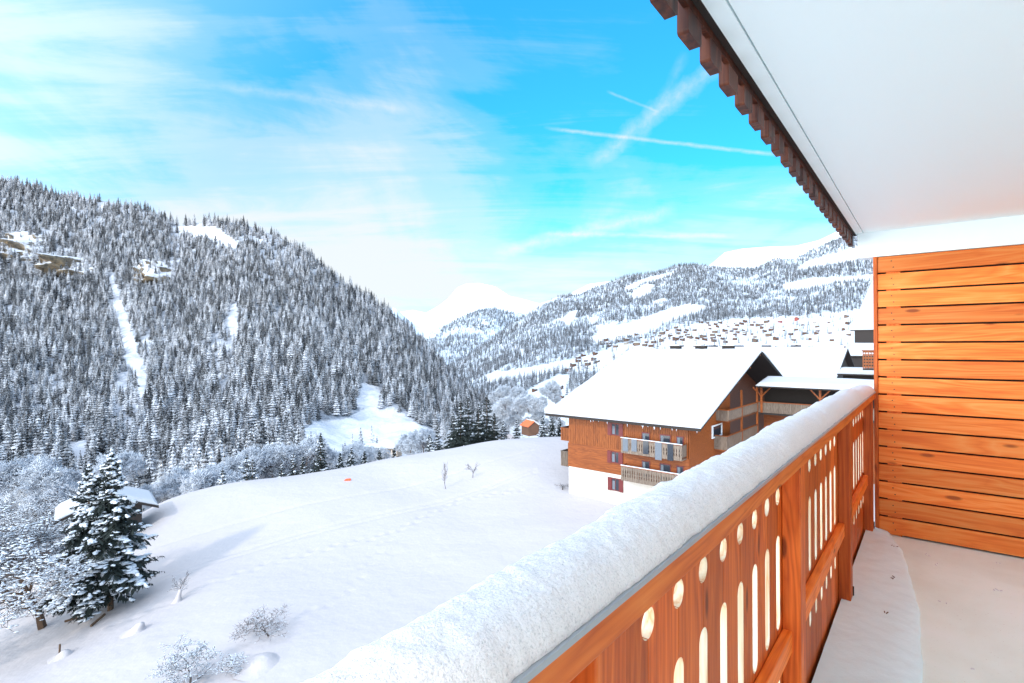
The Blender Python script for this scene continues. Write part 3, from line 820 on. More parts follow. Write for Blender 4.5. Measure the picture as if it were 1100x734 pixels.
# clean unit-size sources: three spruces whose mesh is full size at scale 1
def real_size(me, h, name):
    q = me.copy(); q.transform(Matrix.Scale(h, 4)); return q
src = []
for i, p in enumerate(own[:3]):
    o_ = protos[i]; o_.data = real_size(forest_me[i], p[3], 'spruce_tree'); o_.scale = (1,1,1); src.append((o_, p[3]))
def norm(pts, hs): return [(a, b, c, h / hs) for a, b, c, h in pts]
o = gn_instances('conifer_forest', norm(restL, 20.0), [s_[0] for s_ in src], 3)
for o_, h in src: pass
tag(o, kind='stuff', label='dense snowy conifer forest covering the steep mountainside', cat='forest')
# make the three source trees the same height so that instance scale is height / 20
for i, (o_, h) in enumerate(src):
    o_.data = real_size(forest_me[i], 20.0, 'spruce_tree'); o_.rotation_euler = (0, 0, 0)

# far slopes: three visible spruces above the village are the sources
fs = []
for i, (px, py) in enumerate(((846, 338), (788, 340), (716, 352))):
    t = right.t_of(px, py); g = right.pt(np.array([px]), np.array([t]))[0]
    o_ = place('spruce_tree', real_size(far_me[i], 18.0, 'spruce_tree'), g, 1, 'snowy spruce coloured pale for haze at the upper edge of the village', 'tree', 'spruces at the edge of the village'); o_.rotation_euler = (0,0,0); fs.append(o_)
o = gn_instances('far_forest', norm(trR, 18.0), fs, 4); tag(o, kind='stuff', label='snowy forest coloured pale for haze on the far side of the valley', cat='forest')
o = gn_instances('distant_forest', norm(trM, 18.0), fs, 5); tag(o, kind='stuff', label='distant forest coloured pale for haze on the middle hills', cat='forest')

# frosted broadleaved trees along the valley edge
GF = 'frosted broadleaved trees at the foot of the forest'
for i in range(95):
    if i < 60:
        u = rng.uniform(150, 345); d_ = rng.uniform(170, 250); v = float(np.interp(u, [150, 200, 280, 345], [556, 536, 522, 508])) + rng.uniform(-8, 8); h = rng.uniform(8, 14)
    else:
        u = rng.uniform(345, 500); d_ = rng.uniform(190, 330); v = float(np.interp(u, [345, 400, 450, 500], [506, 497, 486, 476])) + rng.uniform(-5, 6); h = rng.uniform(6, 11)
    g = at(u, v, d_)
    place('frosted_tree', frost_me[i % 3], g, h, 'pale frosted leafless tree below the spruce forest beyond the meadow', 'tree', GF, 1.15)
for i in range(45):
    u = rng.uniform(530, 612); v = rng.uniform(425, 468); g = at(u, v, rng.uniform(300, 520))
    place('frosted_tree', frost_me[i % 3], g, rng.uniform(8, 13), 'frosted leafless tree scattered in the valley beside the village road', 'tree', 'frosted trees in the valley village', 1.1)
for i in range(34):
    u = rng.uniform(-60, 110); v = rng.uniform(520, 585); g = at(u, v, rng.uniform(110, 190))
    place('frosted_tree', frost_me[i % 3], g, rng.uniform(7, 11), 'frosted leafless tree beyond the shed at the foot of the mountain', 'tree', 'frosted trees beyond the wooden shed', 1.15)

# ---- detailed snowy firs
def fir(name, H, seed, rmax, label, loc, whorls=30, segs=7, cat='tree', snowk=1.0, group=None):
    rr = random.Random(seed); ne = MB(); sn = MB(); tr = MB()
    root = empty(name, loc, rr.uniform(0, 6), label=label, cat=cat, group=group)
    tr.bar((0,0,-.6), (0,0,H*.25), H*.018, 8, 0, H*.014); tr.bar((0,0,H*.25), (0,0,H*.985), H*.014, 6, 0, .01)
    for k_ in range(whorls):
        t = k_ / (whorls - 1); z = H * (.13 + .845 * t ** .95)
        rad = rmax * ((1 - t) ** .80) * (1 if t > .08 else .75) + .10
        nb_ = max(4, int(9 - 4 * t))
        a0 = rr.uniform(0, 6.28)
        for j in range(nb_):
            a = a0 + 6.283 * (j + rr.uniform(-.3, .3)) / nb_; ln = rad * rr.uniform(.62, 1.15)
            p = Vector((0, 0, z + rr.uniform(-.12, .12))); el_ = R(rr.uniform(2, 20) if t < .7 else rr.uniform(20, 50))
            n = max(2, int(segs * (.35 + .65 * ln / rmax)))
            for i in range(n):
                q = (i + 1) / n
                e_ = el_ - q * R(52) * (1 - t * .4) + (R(22) if q > .8 else 0)
                dv = Vector((math.cos(a) * math.cos(e_), math.sin(a) * math.cos(e_), math.sin(e_)))
                e = p + dv * (ln / n)
                ne.bar(p, e, .022 * (1.3 - q), 3)
                side = Vector((-math.sin(a), math.cos(a), 0))
                wd = ln * .40 * math.sin(math.pi * min(1, .25 + .72 * q)) + .06
                for sg in (-1, 1):
                    for _ in range(3):
                        b_ = p.lerp(e, rr.random()); tv = (dv * rr.uniform(.5, 1.0) + side * sg * rr.uniform(.6, 1.1) + Vector((0,0, rr.uniform(-.75, -.15)))).normalized()
                        tl = wd * rr.uniform(.6, 1.15)
                        tip = b_ + tv * tl; up_ = Vector((0, 0, .035 + tl * .05)); sd = tv.cross(Vector((0,0,1))).normalized() * (.03 + tl * .10)
                        m1 = b_.lerp(tip, .55)
                        # ragged twig: two crossed blades and hanging twiglets
                        ne.add([b_ + up_ * .3, m1 + sd, tip, m1 - sd, m1 - up_ * 1.8], [(0,1,2,3), (0,4,2)])
                        for _k in range(3):
                            c_ = b_.lerp(tip, rr.uniform(.25, .95)); dn = Vector((rr.uniform(-.5,.5), rr.uniform(-.5,.5), -1)).normalized() * rr.uniform(.10, .26)
                            s2 = tv * .028
                            ne.add([c_ - s2, c_ + s2, c_ + dn], [(0,1,2)])
                        if rr.random() < (.22 if mn.noise(Vector((math.cos(a) * 1.6, math.sin(a) * 1.6 + seed, z * .55 + q * 1.2))) > -.05 else .03) * snowk:
                            c_ = b_.lerp(tip, rr.uniform(.45, .85)) + Vector((0,0,.05))
                            blob(sn, c_, tl * rr.uniform(.35, .62), .06 + tl * rr.uniform(.12, .3), rr.uniform(.05, .10), math.atan2(tv.y, tv.x), rr)
                nzs = mn.noise(Vector((math.cos(a) * 1.6, math.sin(a) * 1.6 + seed, z * .55 + q * 1.2)))
                if q > .25 and nzs > -.02 and rr.random() < .85 * snowk:
                    for _q in range(3 if H > 9 else 1):
                        oo = side * rr.uniform(-.5, .5) * wd + Vector((0,0, .06 - abs(rr.gauss(0, .05))))
                        blob(sn, p.lerp(e, rr.uniform(.1, .9)) + oo, ln / n * rr.uniform(.35, .75), .08 + wd * rr.uniform(.18, .42), rr.uniform(.07, .17), a + rr.uniform(-.6, .6), rr, 7)
                p = e
    tr.build('trunk', M['bark'], root); ne.build('crown', M['needle'], root); sn.build('branch_snow', M['clump'], root, True)
    return root

def gp(px, py, d0):
    """stand on the meadow at this bearing: march to where the sight line meets the ground"""
    d_ = 22.0
    while d_ < 160:
        v = at(px, py, d_)
        if v.z <= fz(v.x, v.y): return Vector((v.x, v.y, fz(v.x, v.y)))
        d_ += .5
    v = at(px, py, d0); return Vector((v.x, v.y, fz(v.x, v.y)))
pA = gp(97, 662, 42); pB = gp(121, 656, 43)
print('fir at', pA, pB)
hA = (662 - 497) / F * pA.y; hB = (656 - 483) / F * pB.y
fir('fir_tree', hA, 1, hA * .27, 'snow laden dark fir on the bearded meadow edge, the one nearer the bare tree'.replace('bearded ', ''), pA, 30)
fir('fir_tree', hB, 2, hB * .29, 'tall snow laden dark fir standing just in front of the wooden shed', pB, 31)

# conifers on the crest: mid-size firs, all individuals
def crest_fir(px, ytop, d_, seed, wide, label, snowk=.8, gr=None):
    x = (px - CX) / F * d_; z = fz(x, d_); top = CAMZ + (HY - ytop) / F * d_
    H = max(5, top - z)
    return fir('fir_tree', H, seed, H * wide, label, (x, d_, z), 20, 5, 'tree', snowk, gr)
crest_fir(345, 464, 95, 51, .22, 'lone dark spruce rising behind the meadow crest below the forest clearing', .2)
GD = 'dark spruces clustered behind the meadow crest'; LD = 'big dark spruce in the cluster behind the crest of the meadow'
for i, (px, yt, dd) in enumerate(((495, 432, 112), (503, 428, 122), (514, 436, 115), (523, 425, 128), (487, 446, 118), (531, 446, 125))):
    crest_fir(px, yt - 3, dd - 6, 60 + i, .30, LD, .08, GD)
GS = 'small dark snowy spruces behind the meadow crest'; LS = 'small snowy spruce peeking over the crest of the meadow'
for i, (px, yt, dd) in enumerate(((541, 452, 118), (555, 450, 125), (583, 446, 120), (593, 444, 118), (601, 448, 122), (470, 458, 115), (462, 466, 110), (392, 484, 100), (378, 480, 104), (366, 486, 98),
                                   (408, 482, 108), (326, 490, 100), (316, 486, 106), (266, 486, 110), (272, 492, 100), (338, 492, 108), (240, 500, 105), (303, 496, 102), (424, 480, 112))):
    crest_fir(px, yt, dd, 80 + i, .25, LS, .40, GS)

# ---- bare snowy trees at the left
def bare_tree(name, loc, H, seed, label, levels=5, spread=.6, tw=.02, snowp=.6, wide=1.0, cat='tree', fine=1.0, mult=1, rot=0, group=None, bark='twig'):
    tr, cr, sn = bare_mesh(name, seed, levels, spread, tw=tw, snowp=snowp, fine=fine, mult=mult)
    zs = max([v[2] for v in cr.v] + [.01])
    for q in (tr, cr, sn): q.v = [(a / zs * H * wide, b / zs * H * wide, c / zs * H) for a, b, c in q.v]
    root = empty(name, loc, rot, label=label, cat=cat, group=group)
    if tr.v: tr.build('trunk', M[bark], root)
    cr.build('crown', M['twig'], root)
    if sn.v: sn.build('branch_snow', M['clump'], root, True)
    return root
pC = gp(48, 673, 40)
bare_tree('bare_tree', pC, 11.0, 5, 'bare spreading tree with snow on every branch beside the dark firs', 5, .85, .016, .55, 1.35, fine=.8, bark='bark')
bare_tree('bare_tree', gp(-2, 640, 44), 11.5, 6, 'tall bare snow covered tree on the outer side of the spreading one', 5, .8, .014, .55, 1.25, fine=.9)
bare_tree('bare_tree', gp(20, 615, 50), 8.5, 8, 'smaller bare snowy tree behind the spreading tree and the firs', 5, .8, .013, .55, 1.25, fine=1.0)
bare_tree('bare_tree', gp(70, 600, 56), 8.5, 9, 'bare snowy tree standing between the shed and the firs', 5, .7, .013, .55, 1.15, fine=.9)
# snowy shrubs near the balcony
bare_tree('snowy_bush', gp(205, 742, 28), 2.7, 11, 'snow covered leafless bush at the bottom of the meadow', 4, 1.1, .014, .95, 1.9, 'bush', fine=2.0)
bare_tree('bare_bush', gp(290, 683, 32), 1.6, 13, 'dark leafless twigs sticking out of a snow mound', 4, 1.2, .014, .15, 2.3, 'bush', fine=1.6)
bare_tree('young_tree', gp(479, 526, 62), 3.6, 14, 'thin bare sapling standing alone on the open meadow', 3, .25, .010, .1, .7, 'tree', fine=1.6)
bare_tree('young_tree', gp(508, 514, 66), 2.1, 15, 'shorter bare sapling further up the open meadow', 3, .35, .014, .3, .9, 'tree', fine=2.4)
bare_tree('dry_shrub', gp(635, 529, 60), 1.0, 16, 'tuft of dry stems at the foot of the chalet wall', 3, .5, .03, .0, 1.3, 'bush', fine=4)
bare_tree('dry_shrub', gp(604, 526, 62), .8, 17, 'low snowy twigs at the outer corner of the chalet', 3, 1.0, .03, .5, 2.0, 'bush', fine=4)
# leaning snowy sapling and small stumps with snow caps
def mound(name, loc, r, h, label, cat, post=None, lean=.15, mat_='field'):
    rr = random.Random(int(loc.x * 10)); root = empty(name, loc, 0, label=label, cat=cat); m = MB(); n1 = 14; rings = 9
    vs = []
    for k_ in range(rings):
        t = k_ / (rings - 1); q = r * (1 - t) ** .36 * (1 + .9 * (1 - t) ** 4)
        for i in range(n1):
            a = 6.283 * i / n1; j = 1 + .10 * mn.noise(Vector((math.cos(a) * 2 + loc.x, math.sin(a) * 2, t * 3)))
            vs.append((math.cos(a) * q * j + lean * h * t, math.sin(a) * q * j, h * t * 1.0 - .1))
    m.add(vs, [(k_*n1+i, k_*n1+(i+1) % n1, (k_+1)*n1+(i+1) % n1, (k_+1)*n1+i) for k_ in range(rings-1) for i in range(n1)])
    m.build('snow_cap', M[mat_], root, True)
    if post:
        m = MB(); m.bar((-r * .7, 0, -.2), (-r * .7 + .05, 0, post), .06, 6); m.build('stake', M['bark'], root)
    return root
mound('snowy_stump', gp(148, 678, 36), .5, .75, 'knee high stump capped by leaning snow on the meadow slope', 'stump', None, .5)
mound('snowy_stump', gp(72, 703, 33), .5, .5, 'small snow capped stump with a short dark stake', 'stump', .8, .1)
mound('snow_mound', gp(284, 712, 30), .9, .55, 'rounded snow mound with bare twigs growing from its top', 'snow mound', None, .1)
mound('snowy_sapling', gp(192, 646, 39), .22, 1.1, 'snow packed little sapling alone on the meadow beside the firs', 'small tree', None, .25)
bare_tree('bare_bush', gp(196, 642, 39), 2.2, 19, 'dark twigs poking out of the snow packed sapling', 3, .4, .02, .6, .9, 'bush', fine=3)
for i, (px, py) in enumerate(((82, 668), (108, 668), (90, 664))):
    g = gp(px, py, 40); m = MB(); m.beam((-.6, 0, .05), (.7, .15, .22 + .1 * i), .14, .14); o = m.build('fallen_log', M['bark']); o.location = g; o.rotation_euler = (0,0,.4 + i)
    tag(o, 'short brown log half buried in snow at the foot of the firs', 'log', 'logs under the firs')
g = gp(374, 516, 70); m = MB(); m.prism([(-.38, 0), (.36, 0), (.40, .12), (.30, .26), (-.22, .20), (-.40, .10)], 'y', -.15, .15); o = m.build('orange_marker', M['orange']); o.location = g
tag(o, 'small orange red piece lying alone on the white meadow', 'marker')

# ---- wooden shed behind the firs
def simple_roof(mb, L_, W, z0, rise, ov, th, mi=0, yc=0):
    pass
def gable_house(name, label, cat, C, rz, L_, W, zg, ze, slope, ovx=1.0, ovy=1.0, snow=.35, wall='black_wood', roofm='black_wood', group=None, xneg=None, gable_mat=None):
    """long side along local -x, gable at x=0; returns its root. C is the corner at x=0,y=0 (z = camera-level datum)"""
    root = empty(name, C, rz, label=label, cat=cat, group=group)
    H = W / 2; zr = ze + slope * (H + ovy)            # ridge height of the roof underside
    def zu(y): return ze + slope * (y + ovy) if y <= H else ze + slope * (W - y + ovy)
    m = MB()
    pts = [(0, zg), (W, zg), (W, zu(W) - .02), (H, zu(H) - .02), (0, zu(0) - .02)]
    m.prism(pts, 'x', -L_, 0); m.build('wall', M[gable_mat or wall], root)
    for nm, th0, th1, mm, g in (('roof', 0, .28, roofm, 0), ('roof_snow', .281, .281 + snow, 'roof_snow', -.06)):
        m = MB(); a, b = -L_ - ovx - g, ovx + g
        e = ovy + g
        lo, hi = th0, th1
        if nm == 'roof_snow':
            nx, ny = 30, 24; ring = []
            V = []
            for i in range(nx + 1):
                for j in range(ny + 1):
                    x = a + (b - a) * i / nx; y = -e + (W + 2 * e) * j / ny
                    ed = min(x - a, b - x, y + e, W + e - y); rz_ = min(1, ed / .35) ** .5 if ed > 0 else 0
                    zz = zu(y) + lo + (hi - lo) * (.25 + .75 * rz_)
                    if abs(y - H) < .6: zz -= .10 * (1 - abs(y - H) / .6)
                    zz += .05 * mn.noise(Vector((x * .4, y * .4, C[0])))
                    V.append((x, y, zz))
            fs_ = [tuple(int(q) for q in f) for f in grid_faces(nx + 1, ny + 1)]
            m.add(V, fs_)
            # skirt down to the roof boards
            def col_(i, j): return V[i * (ny + 1) + j]
            edge = [(i, 0) for i in range(nx + 1)] + [(nx, j) for j in range(1, ny + 1)] + [(i, ny) for i in range(nx - 1, -1, -1)] + [(0, j) for j in range(ny - 1, -1, -1)]
            for q in range(len(edge) - 1):
                p1, p2 = col_(*edge[q]), col_(*edge[q + 1])
                m.add([p1, p2, (p2[0], p2[1], zu(p2[1]) + lo), (p1[0], p1[1], zu(p1[1]) + lo)], [(0, 3, 2, 1)])
        else:
            for ya, yb in ((-e, H), (H, W + e)):
                za, zb_ = zu(ya), zu(yb)
                m.prism([(ya, za + lo), (yb, zb_ + lo), (yb, zb_ + hi), (ya, za + hi)], 'x', a, b)
        m.build(nm, M[mm], root, False)
    return root
sd = at(154, 572, 59); zsg = fz(sd.x, sd.y)
sh = gable_house('wooden_shed', 'small dark wooden shed with snowy roof behind the tall firs', 'shed', (sd.x - 6.0 * .77, sd.y - 6.0 * .64, 0), R(-50), 4.5, 6.0, zsg - 2.5, CAMZ - 18.2, .42, .7, 1.5, .45)

# ------------------------------------------------------------------ the big chalet
PHI = R(40); CR = -PHI
Cx, Cy = 17.45, 51.98
def rel(z): return CAMZ + z
ch = empty('chalet', (Cx, Cy, CAMZ), CR, label='big orange timber chalet with long snow roof and white ground floor', cat='chalet')
LW, WW = 14.15, 39.6; EZ = -8.0; SL = 7.25 / 21.0; OY = 1.2; HW = 19.8
def zu(y): return EZ + SL * (y + OY) if y <= HW else EZ + SL * (2 * HW - y + OY)
GZ = -18.2
# long wall in three bands
m = MB(); m.box(-LW, 0, 0, 8, GZ, -13.82); m.build('base_wall', plain('cream_render', (.60,.54,.47), .9, 0, .08, 1.2), ch)
m = MB(); m.box(-LW - .06, .06, -.06, 8.01, -13.818, -11.10)
for i in range(14): m.box(-LW - .075, .075, -.075, 8.02, -13.80 + i * .193, -13.80 + i * .193 + .172)
m.build('log_wall', M['chalet_wood_h'], ch)
m = MB(); m.box(-LW, 0, 0, 8, -11.098, zu(0) - .02)
x = -LW
while x < -.05: m.box(x + .01, min(x + .22, 0), -.035, -.001, -11.12, zu(0) - .03); x += .24
m.build('board_wall', M['chalet_wood_v'], ch)
# gable wall: flush to y = 12, recessed loggia beyond
m = MB(); m.prism([(8.03, GZ), (12.5, GZ), (12.5, zu(12.5) - .02), (8.03, zu(8.03) - .02)], 'x', -4, 0)
m.prism([(.0, -8.0), (8.03, -8.0), (8.03, zu(8.03) - .02), (.0, zu(0) - .021)], 'x', -4, -.01)
m.prism([(0.002, -13.0), (12.4, -13.0), (12.4, zu(12.4) - .03), (0.002, zu(0) - .03)], 'x', .06, .10)
k_ = 0
while -13 + k_ * .2 < -4.6:
    z0 = -13 + k_ * .2; y0 = max(.0, (z0 + .3 - EZ) / SL - OY)
    if y0 < 12.3: m.box(.10, .118, y0, 12.4, z0, z0 + .178)
    k_ += 1
m.build('gable_wall', M['chalet_wood_h'], ch)
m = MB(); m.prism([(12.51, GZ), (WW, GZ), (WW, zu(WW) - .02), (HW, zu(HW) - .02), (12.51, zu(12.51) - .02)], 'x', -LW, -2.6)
m.build('loggia_wall', M['loggia_shade_wood'], ch)
# roof
m = MB()
xa, xb = -LW - 2.5, 1.65
for ya, yb in ((-OY, HW), (HW, 2 * HW + OY)):
    m.prism([(ya, zu(ya)), (yb, zu(yb)), (yb, zu(yb) + .26), (ya, zu(ya) + .26)], 'x', xa, xb)
m.box(xa, xb, -OY - .03, -OY + .02, EZ - .06, EZ + .22)
m.build('roof', M['black_wood'], ch)
m = MB()
for y in (2.0, 6.5, 11, 15.5, HW - .1):
    m.beam((-1, y, zu(y) - .16), (1.55, y, zu(y) - .16), .2, .26)
m.beam((.9, 15.5, zu(15.5) - .3), (.05, 15.5, zu(15.5) - 1.5), .16, .16); m.beam((.9, 11, zu(11) - .3), (.12, 11, zu(11) - 1.5), .16, .16)
m.build('rafter', M['chalet_wood_h'], ch)
m = MB(); nx, ny = 70, 90; g_ = .08; V = []
for i in range(nx + 1):
    for j in range(ny + 1):
        x = xa - g_ + (xb - xa + 2 * g_) * i / nx; y = -OY - g_ + (2 * HW + 2 * OY + 2 * g_) * j / ny
        ed = max(0, min(x - xa + g_, xb + g_ - x, y + OY + g_, 2 * HW + OY + g_ - y)); q = min(1, ed / .5) ** .5
        zz = zu(y) + .262 + .38 * (.35 + .65 * q) + .14 * mn.noise(Vector((x * .30, y * .30, 1))) + .05 * mn.noise(Vector((x * 1.3, y * 1.3, 2)))
        if abs(y - HW) < .8: zz -= .12 * (1 - abs(y - HW) / .8)
        V.append((x, y, zz))
m.add(V, [tuple(int(q) for q in f) for f in grid_faces(nx + 1, ny + 1)])
edge = [(i, 0) for i in range(nx + 1)] + [(nx, j) for j in range(1, ny + 1)] + [(i, ny) for i in range(nx - 1, -1, -1)] + [(0, j) for j in range(ny - 1, -1, -1)]
for q in range(len(edge) - 1):
    p1, p2 = V[edge[q][0] * (ny + 1) + edge[q][1]], V[edge[q+1][0] * (ny + 1) + edge[q+1][1]]
    m.add([p1, p2, (p2[0], p2[1], zu(p2[1]) + .262), (p1[0], p1[1], zu(p1[1]) + .262)], [(0, 3, 2, 1)])
m.build('roof_snow', M['roof_snow'], ch)
# chimneys / vents on the ridge
for x in (-9.8, -6.2, -2.6):
    m = MB(); m.box(x - .7, x + .7, HW + .3, HW + 1.1, -.9, .10); m.box(x - .9, x + .9, HW + .1, HW + 1.3, .101, .18)
    c_ = m.build('chimney', M['black_wood'], ch)
    m = MB(); m.box(x - .8, x + .8, HW + .15, HW + 1.2, .181, .23); m.build('chimney_snow', M['clump'], c_)
# windows with red shutters
def window(parent, x0, x1, z0, z1, y=0, shutters=True, curtain='curtain'):
    sw = (x1 - x0) * .24 if shutters else 0
    m = MB(); a, b = x0 + sw, x1 - sw
    m.box(a, b, y - .10, y - .03, z0, z0 + .09); m.box(a, b, y - .10, y - .03, z1 - .09, z1); m.box(a, a + .08, y - .10, y - .03, z0 + .09, z1 - .09); m.box(b - .08, b, y - .10, y - .03, z0 + .09, z1 - .09)
    m.box((a + b) / 2 - .03, (a + b) / 2 + .03, y - .10, y - .03, z0 + .09, z1 - .09)
    w_ = m.build('window', M['red_paint'] if shutters else M['white_paint'], parent)
    m = MB(); m.box(a + .08, b - .08, y - .075, y - .035, z0 + .09, z1 - .09); m.build('pane', M['glass'], w_)
    m = MB(); m.box(a + .12, (a + b) / 2 - .06, y - .079, y - .0755, z0 + .12, z1 - .3); m.build('curtain', M[curtain], w_)
    if shutters:
        for p, q in ((x0, a - .01), (b + .01, x1)):
            m = MB(); m.box(p, q, y - .13, y - .08, z0 - .03, z1 + .03); m.box(p + .03, q - .03, y - .145, y - .1305, z0 + .2, z0 + .3); m.box(p + .03, q - .03, y - .145, y - .1305, z1 - .3, z1 - .2)
            m.build('shutter', M['red_paint'], parent)
window(ch, -8.98, -7.11, -12.60, -11.34, -.06)
window(ch, -8.98, -7.11, -15.62, -14.25)
window(ch, -8.98, -7.11, -9.60, -8.30)
# doors behind the balconies
for zt, zb_ in ((-8.9, -11.0), (-11.85, -13.9)):
    for x0, x1 in ((-4.95, -4.0), (-2.95, -1.75), (-1.2, -.42)):
        m = MB(); m.box(x0, x1, -.115, -.08, zb_, zt); d_ = m.build('door', M['red_paint'], ch)
        m = MB(); m.box(x0 + .10, x1 - .10, -.135, -.116, zb_ + .15, zt - .1); m.build('pane', M['glass'], d_)
        m = MB(); m.box(x0 + .14, x0 + .42, -.142, -.136, zb_ + .2, zt - .15); m.build('curtain', M['curtain'], d_)
# balconies: slab, carved boards, rail with snow
def balcony(x0, x1, y0, y1, zt, zb_, sides=True, pitch=.26, wallm='grey_wood', holes=True):
    ba = empty('balcony', (0,0,0)); ba.parent = ch
    m = MB(); m.box(x0, x1, y0 + .05, y1, zb_ + .12, zb_ + .32); m.build('deck', M['chalet_wood_h'], ba)
    m = MB(); x = x0; n = max(1, round((x1 - x0) / pitch)); pt = (x1 - x0) / n
    def panel(px_):
        w_ = pt; h_ = zt - zb_; c = w_ / 2; hw = w_ * .10
        # each board waisted on both edges, so that pairs of boards leave carved openings
        prof = [(0, .0), (0, .22), (.11, .30), (.16, .40), (.05, .50), (.16, .60), (.11, .72), (0, .80), (0, 1)]
        l_ = [(px_ + .006 + a * w_ * (1 if holes else 0), zb_ + b_ * h_) for a, b_ in prof]; r_ = [(px_ + w_ - .006 - a * w_ * (1 if holes else 0), zb_ + b_ * h_) for a, b_ in reversed(prof)]
        return l_ + r_
    for i in range(n):
        m.prism(panel(x0 + i * pt), 'y', y0, y0 + .035)
    if sides:
        yy = y0 + .04; k2 = max(1, round((y1 - yy) / pitch)); p2 = (y1 - yy) / k2
        for xx in (x0, x1 - .035):
            for i in range(k2): m.box(xx, xx + .035, yy + i * p2 + .01, yy + (i + 1) * p2 - .01, zb_, zt)
    m.build('balustrade', M[wallm], ba)
    m = MB(); m.box(x0 - .04, x1 + .04, y0 - .05, y0 + .09, zt, zt + .07)
    if sides: m.box(x0 - .04, x0 + .08, y0 + .09, y1, zt, zt + .07); m.box(x1 - .08, x1 + .04, y0 + .09, y1, zt, zt + .07)
    h_ = m.build('handrail', M['chalet_wood_h'], ba)
    m = MB(); m.box(x0 - .03, x1 + .03, y0 - .04, y0 + .08, zt + .071, zt + .14); m.build('handrail_snow', M['clump'], ba)
    return ba
balcony(-6.75, -.15, -1.25, -.07, -9.62, -11.12)
balcony(-6.75, -.15, -1.25, -.07, -12.52, -14.02)
# towels / sheets hanging on the upper balustrade
for i, (x0, x1, zz, mm) in enumerate(((-6.5, -5.9, -10.9, 'curtain'), (-5.5, -4.9, -10.8, 'curtain'), (-4.2, -3.6, -10.9, 'glass'), (-2.9, -2.2, -11.3, 'curtain'), (-1.6, -1.0, -11.2, 'glass'))):
    m = MB(); m.box(x0, x1, -1.32, -1.30, zz, -9.56); o = m.build('towel', M[mm]); o.location = (Cx, Cy, CAMZ); o.rotation_euler = (0,0,CR)
    tag(o, 'grey towel draped over the upper balcony of the orange chalet', 'towel', 'towels on the chalet balcony')
# end balconies on the far gable
for zt, zb_ in ((-9.55, -11.0), (-12.3, -14.0)):
    ba = empty('balcony', (0,0,0)); ba.parent = ch
    m = MB(); m.box(-LW - 1.3, -LW - .08, .3, 7, zb_, zb_ + .2); m.build('deck', M['chalet_wood_h'], ba)
    m = MB(); y = .3
    while y < 6.9: m.box(-LW - 1.33, -LW - 1.30, y, y + .2, zb_, zt); y += .235
    xx = -LW - 1.28
    while xx < -LW - .2: m.box(xx, xx + .19, .27, .299, zb_, zt); xx += .225
    m.box(-LW - 1.35, -LW - .08, .22, .33, zt, zt + .08); m.box(-LW - 1.37, -LW - 1.27, .33, 7, zt, zt + .08)
    m.build('balustrade', M['chalet_wood_v'] if zt > -10 else M['grey_wood'], ba)
# gable balconies (floor levels -8.2 and -11.1) running along v at x = 1.5
for zt, zb_, ya in ((-6.8, -8.05, 7.6), (-9.55, -11.1, 7.0)):
    ba = empty('balcony', (0,0,0)); ba.parent = ch
    m = MB(); m.box(.1, 1.5, ya, 18.7, zb_ - .1, zb_ + .12); m.build('deck', M['chalet_wood_h'], ba)
    m = MB(); y = ya
    while y < 18.6: m.box(1.46, 1.5, y + .015, y + .235, zb_, zt - .1); y += .25
    m.box(.1, 1.46, ya - .02, ya + .03, zb_, zt - .1); m.build('balustrade', M['grey_wood'], ba)
    m = MB(); m.box(1.40, 1.56, ya, 18.8, zt - .1, zt); m.box(.1, 1.40, ya - .05, ya + .07, zt - .1, zt); m.build('handrail', M['chalet_wood_h'], ba)
for y in (12.3, 18.6):
    m = MB(); m.box(1.34, 1.54, y - .1, y + .1, GZ, -4.95); m.build('post', M['chalet_wood_v'], ch)
# white framed window band on the gable
def gwindow(y0, y1, z0, z1, xw=.12):
    m = MB()
    m.box(xw, xw + .10, y0, y1, z0, z0 + .14); m.box(xw, xw + .10, y0, y1, z1 - .14, z1); m.box(xw, xw + .10, y0, y0 + .3, z0 + .14, z1 - .14); m.box(xw, xw + .10, y1 - .3, y1, z0 + .14, z1 - .14)
    w_ = m.build('window', M['white_paint'], ch)
    m = MB(); m.box(xw + .02, xw + .05, y0 + .3, y1 - .3, z0 + .14, z1 - .14); m.build('pane', M['glass'], w_)
gwindow(6.2, 9.4, -9.9, -8.5)
m = MB(); m.box(-2.6, .05, 12.6, 18.0, -11.0, -8.3); 
for y0, y1 in ((13.0, 15.6), (16.2, 18.9)):
    m = MB(); m.box(-2.59, -2.5, y0, y1, -10.9, -8.7); d_ = m.build('door', M['white_paint'], ch)
    m = MB(); m.box(-2.499, -2.47, y0 + .35, y1 - .35, -10.7, -8.95); m.build('pane', M['glass'], d_)
m = MB()
rr = random.Random(3)
for i in range(16):
    x = rr.uniform(-LW, 1.4); l_ = rr.uniform(.08, .35); m.bar((x, -OY - .02, EZ - .05), (x, -OY - .02, EZ - .05 - l_), .03, 4, 0, .004)
m.build('icicles', M['ice'], ch)

# ------------------------------------------------------------------ covered walkway between the buildings
wk = empty('covered_walkway', (Cx, Cy, CAMZ), CR, label='roofed timber walkway with snow on top joining the chalet gable', cat='walkway')
def zw(y): return -4.72 + .15 * (y - 17.1)
m = MB(); m.prism([(17.1, -4.9), (21.6, zw(21.6) - .18), (21.6, zw(21.6)), (17.1, -4.72)], 'x', 1.75, 34); m.build('roof', M['black_wood'], wk)
m = MB()
nx, ny = 90, 12; V = []
for i in range(nx + 1):
    for j in range(ny + 1):
        x = 1.7 + 32.3 * i / nx; y = 17.02 + 4.6 * j / ny
        ed = min(x - 1.7, y - 17.02, 21.62 - y); q = min(1, max(0, ed) / .5) ** .5
        V.append((x, y, zw(y) + .002 + .46 * (.15 + .85 * q) + .04 * mn.noise(Vector((x * .5, y * .5, 7)))))
m.add(V, [tuple(int(q) for q in f) for f in grid_faces(nx + 1, ny + 1)])
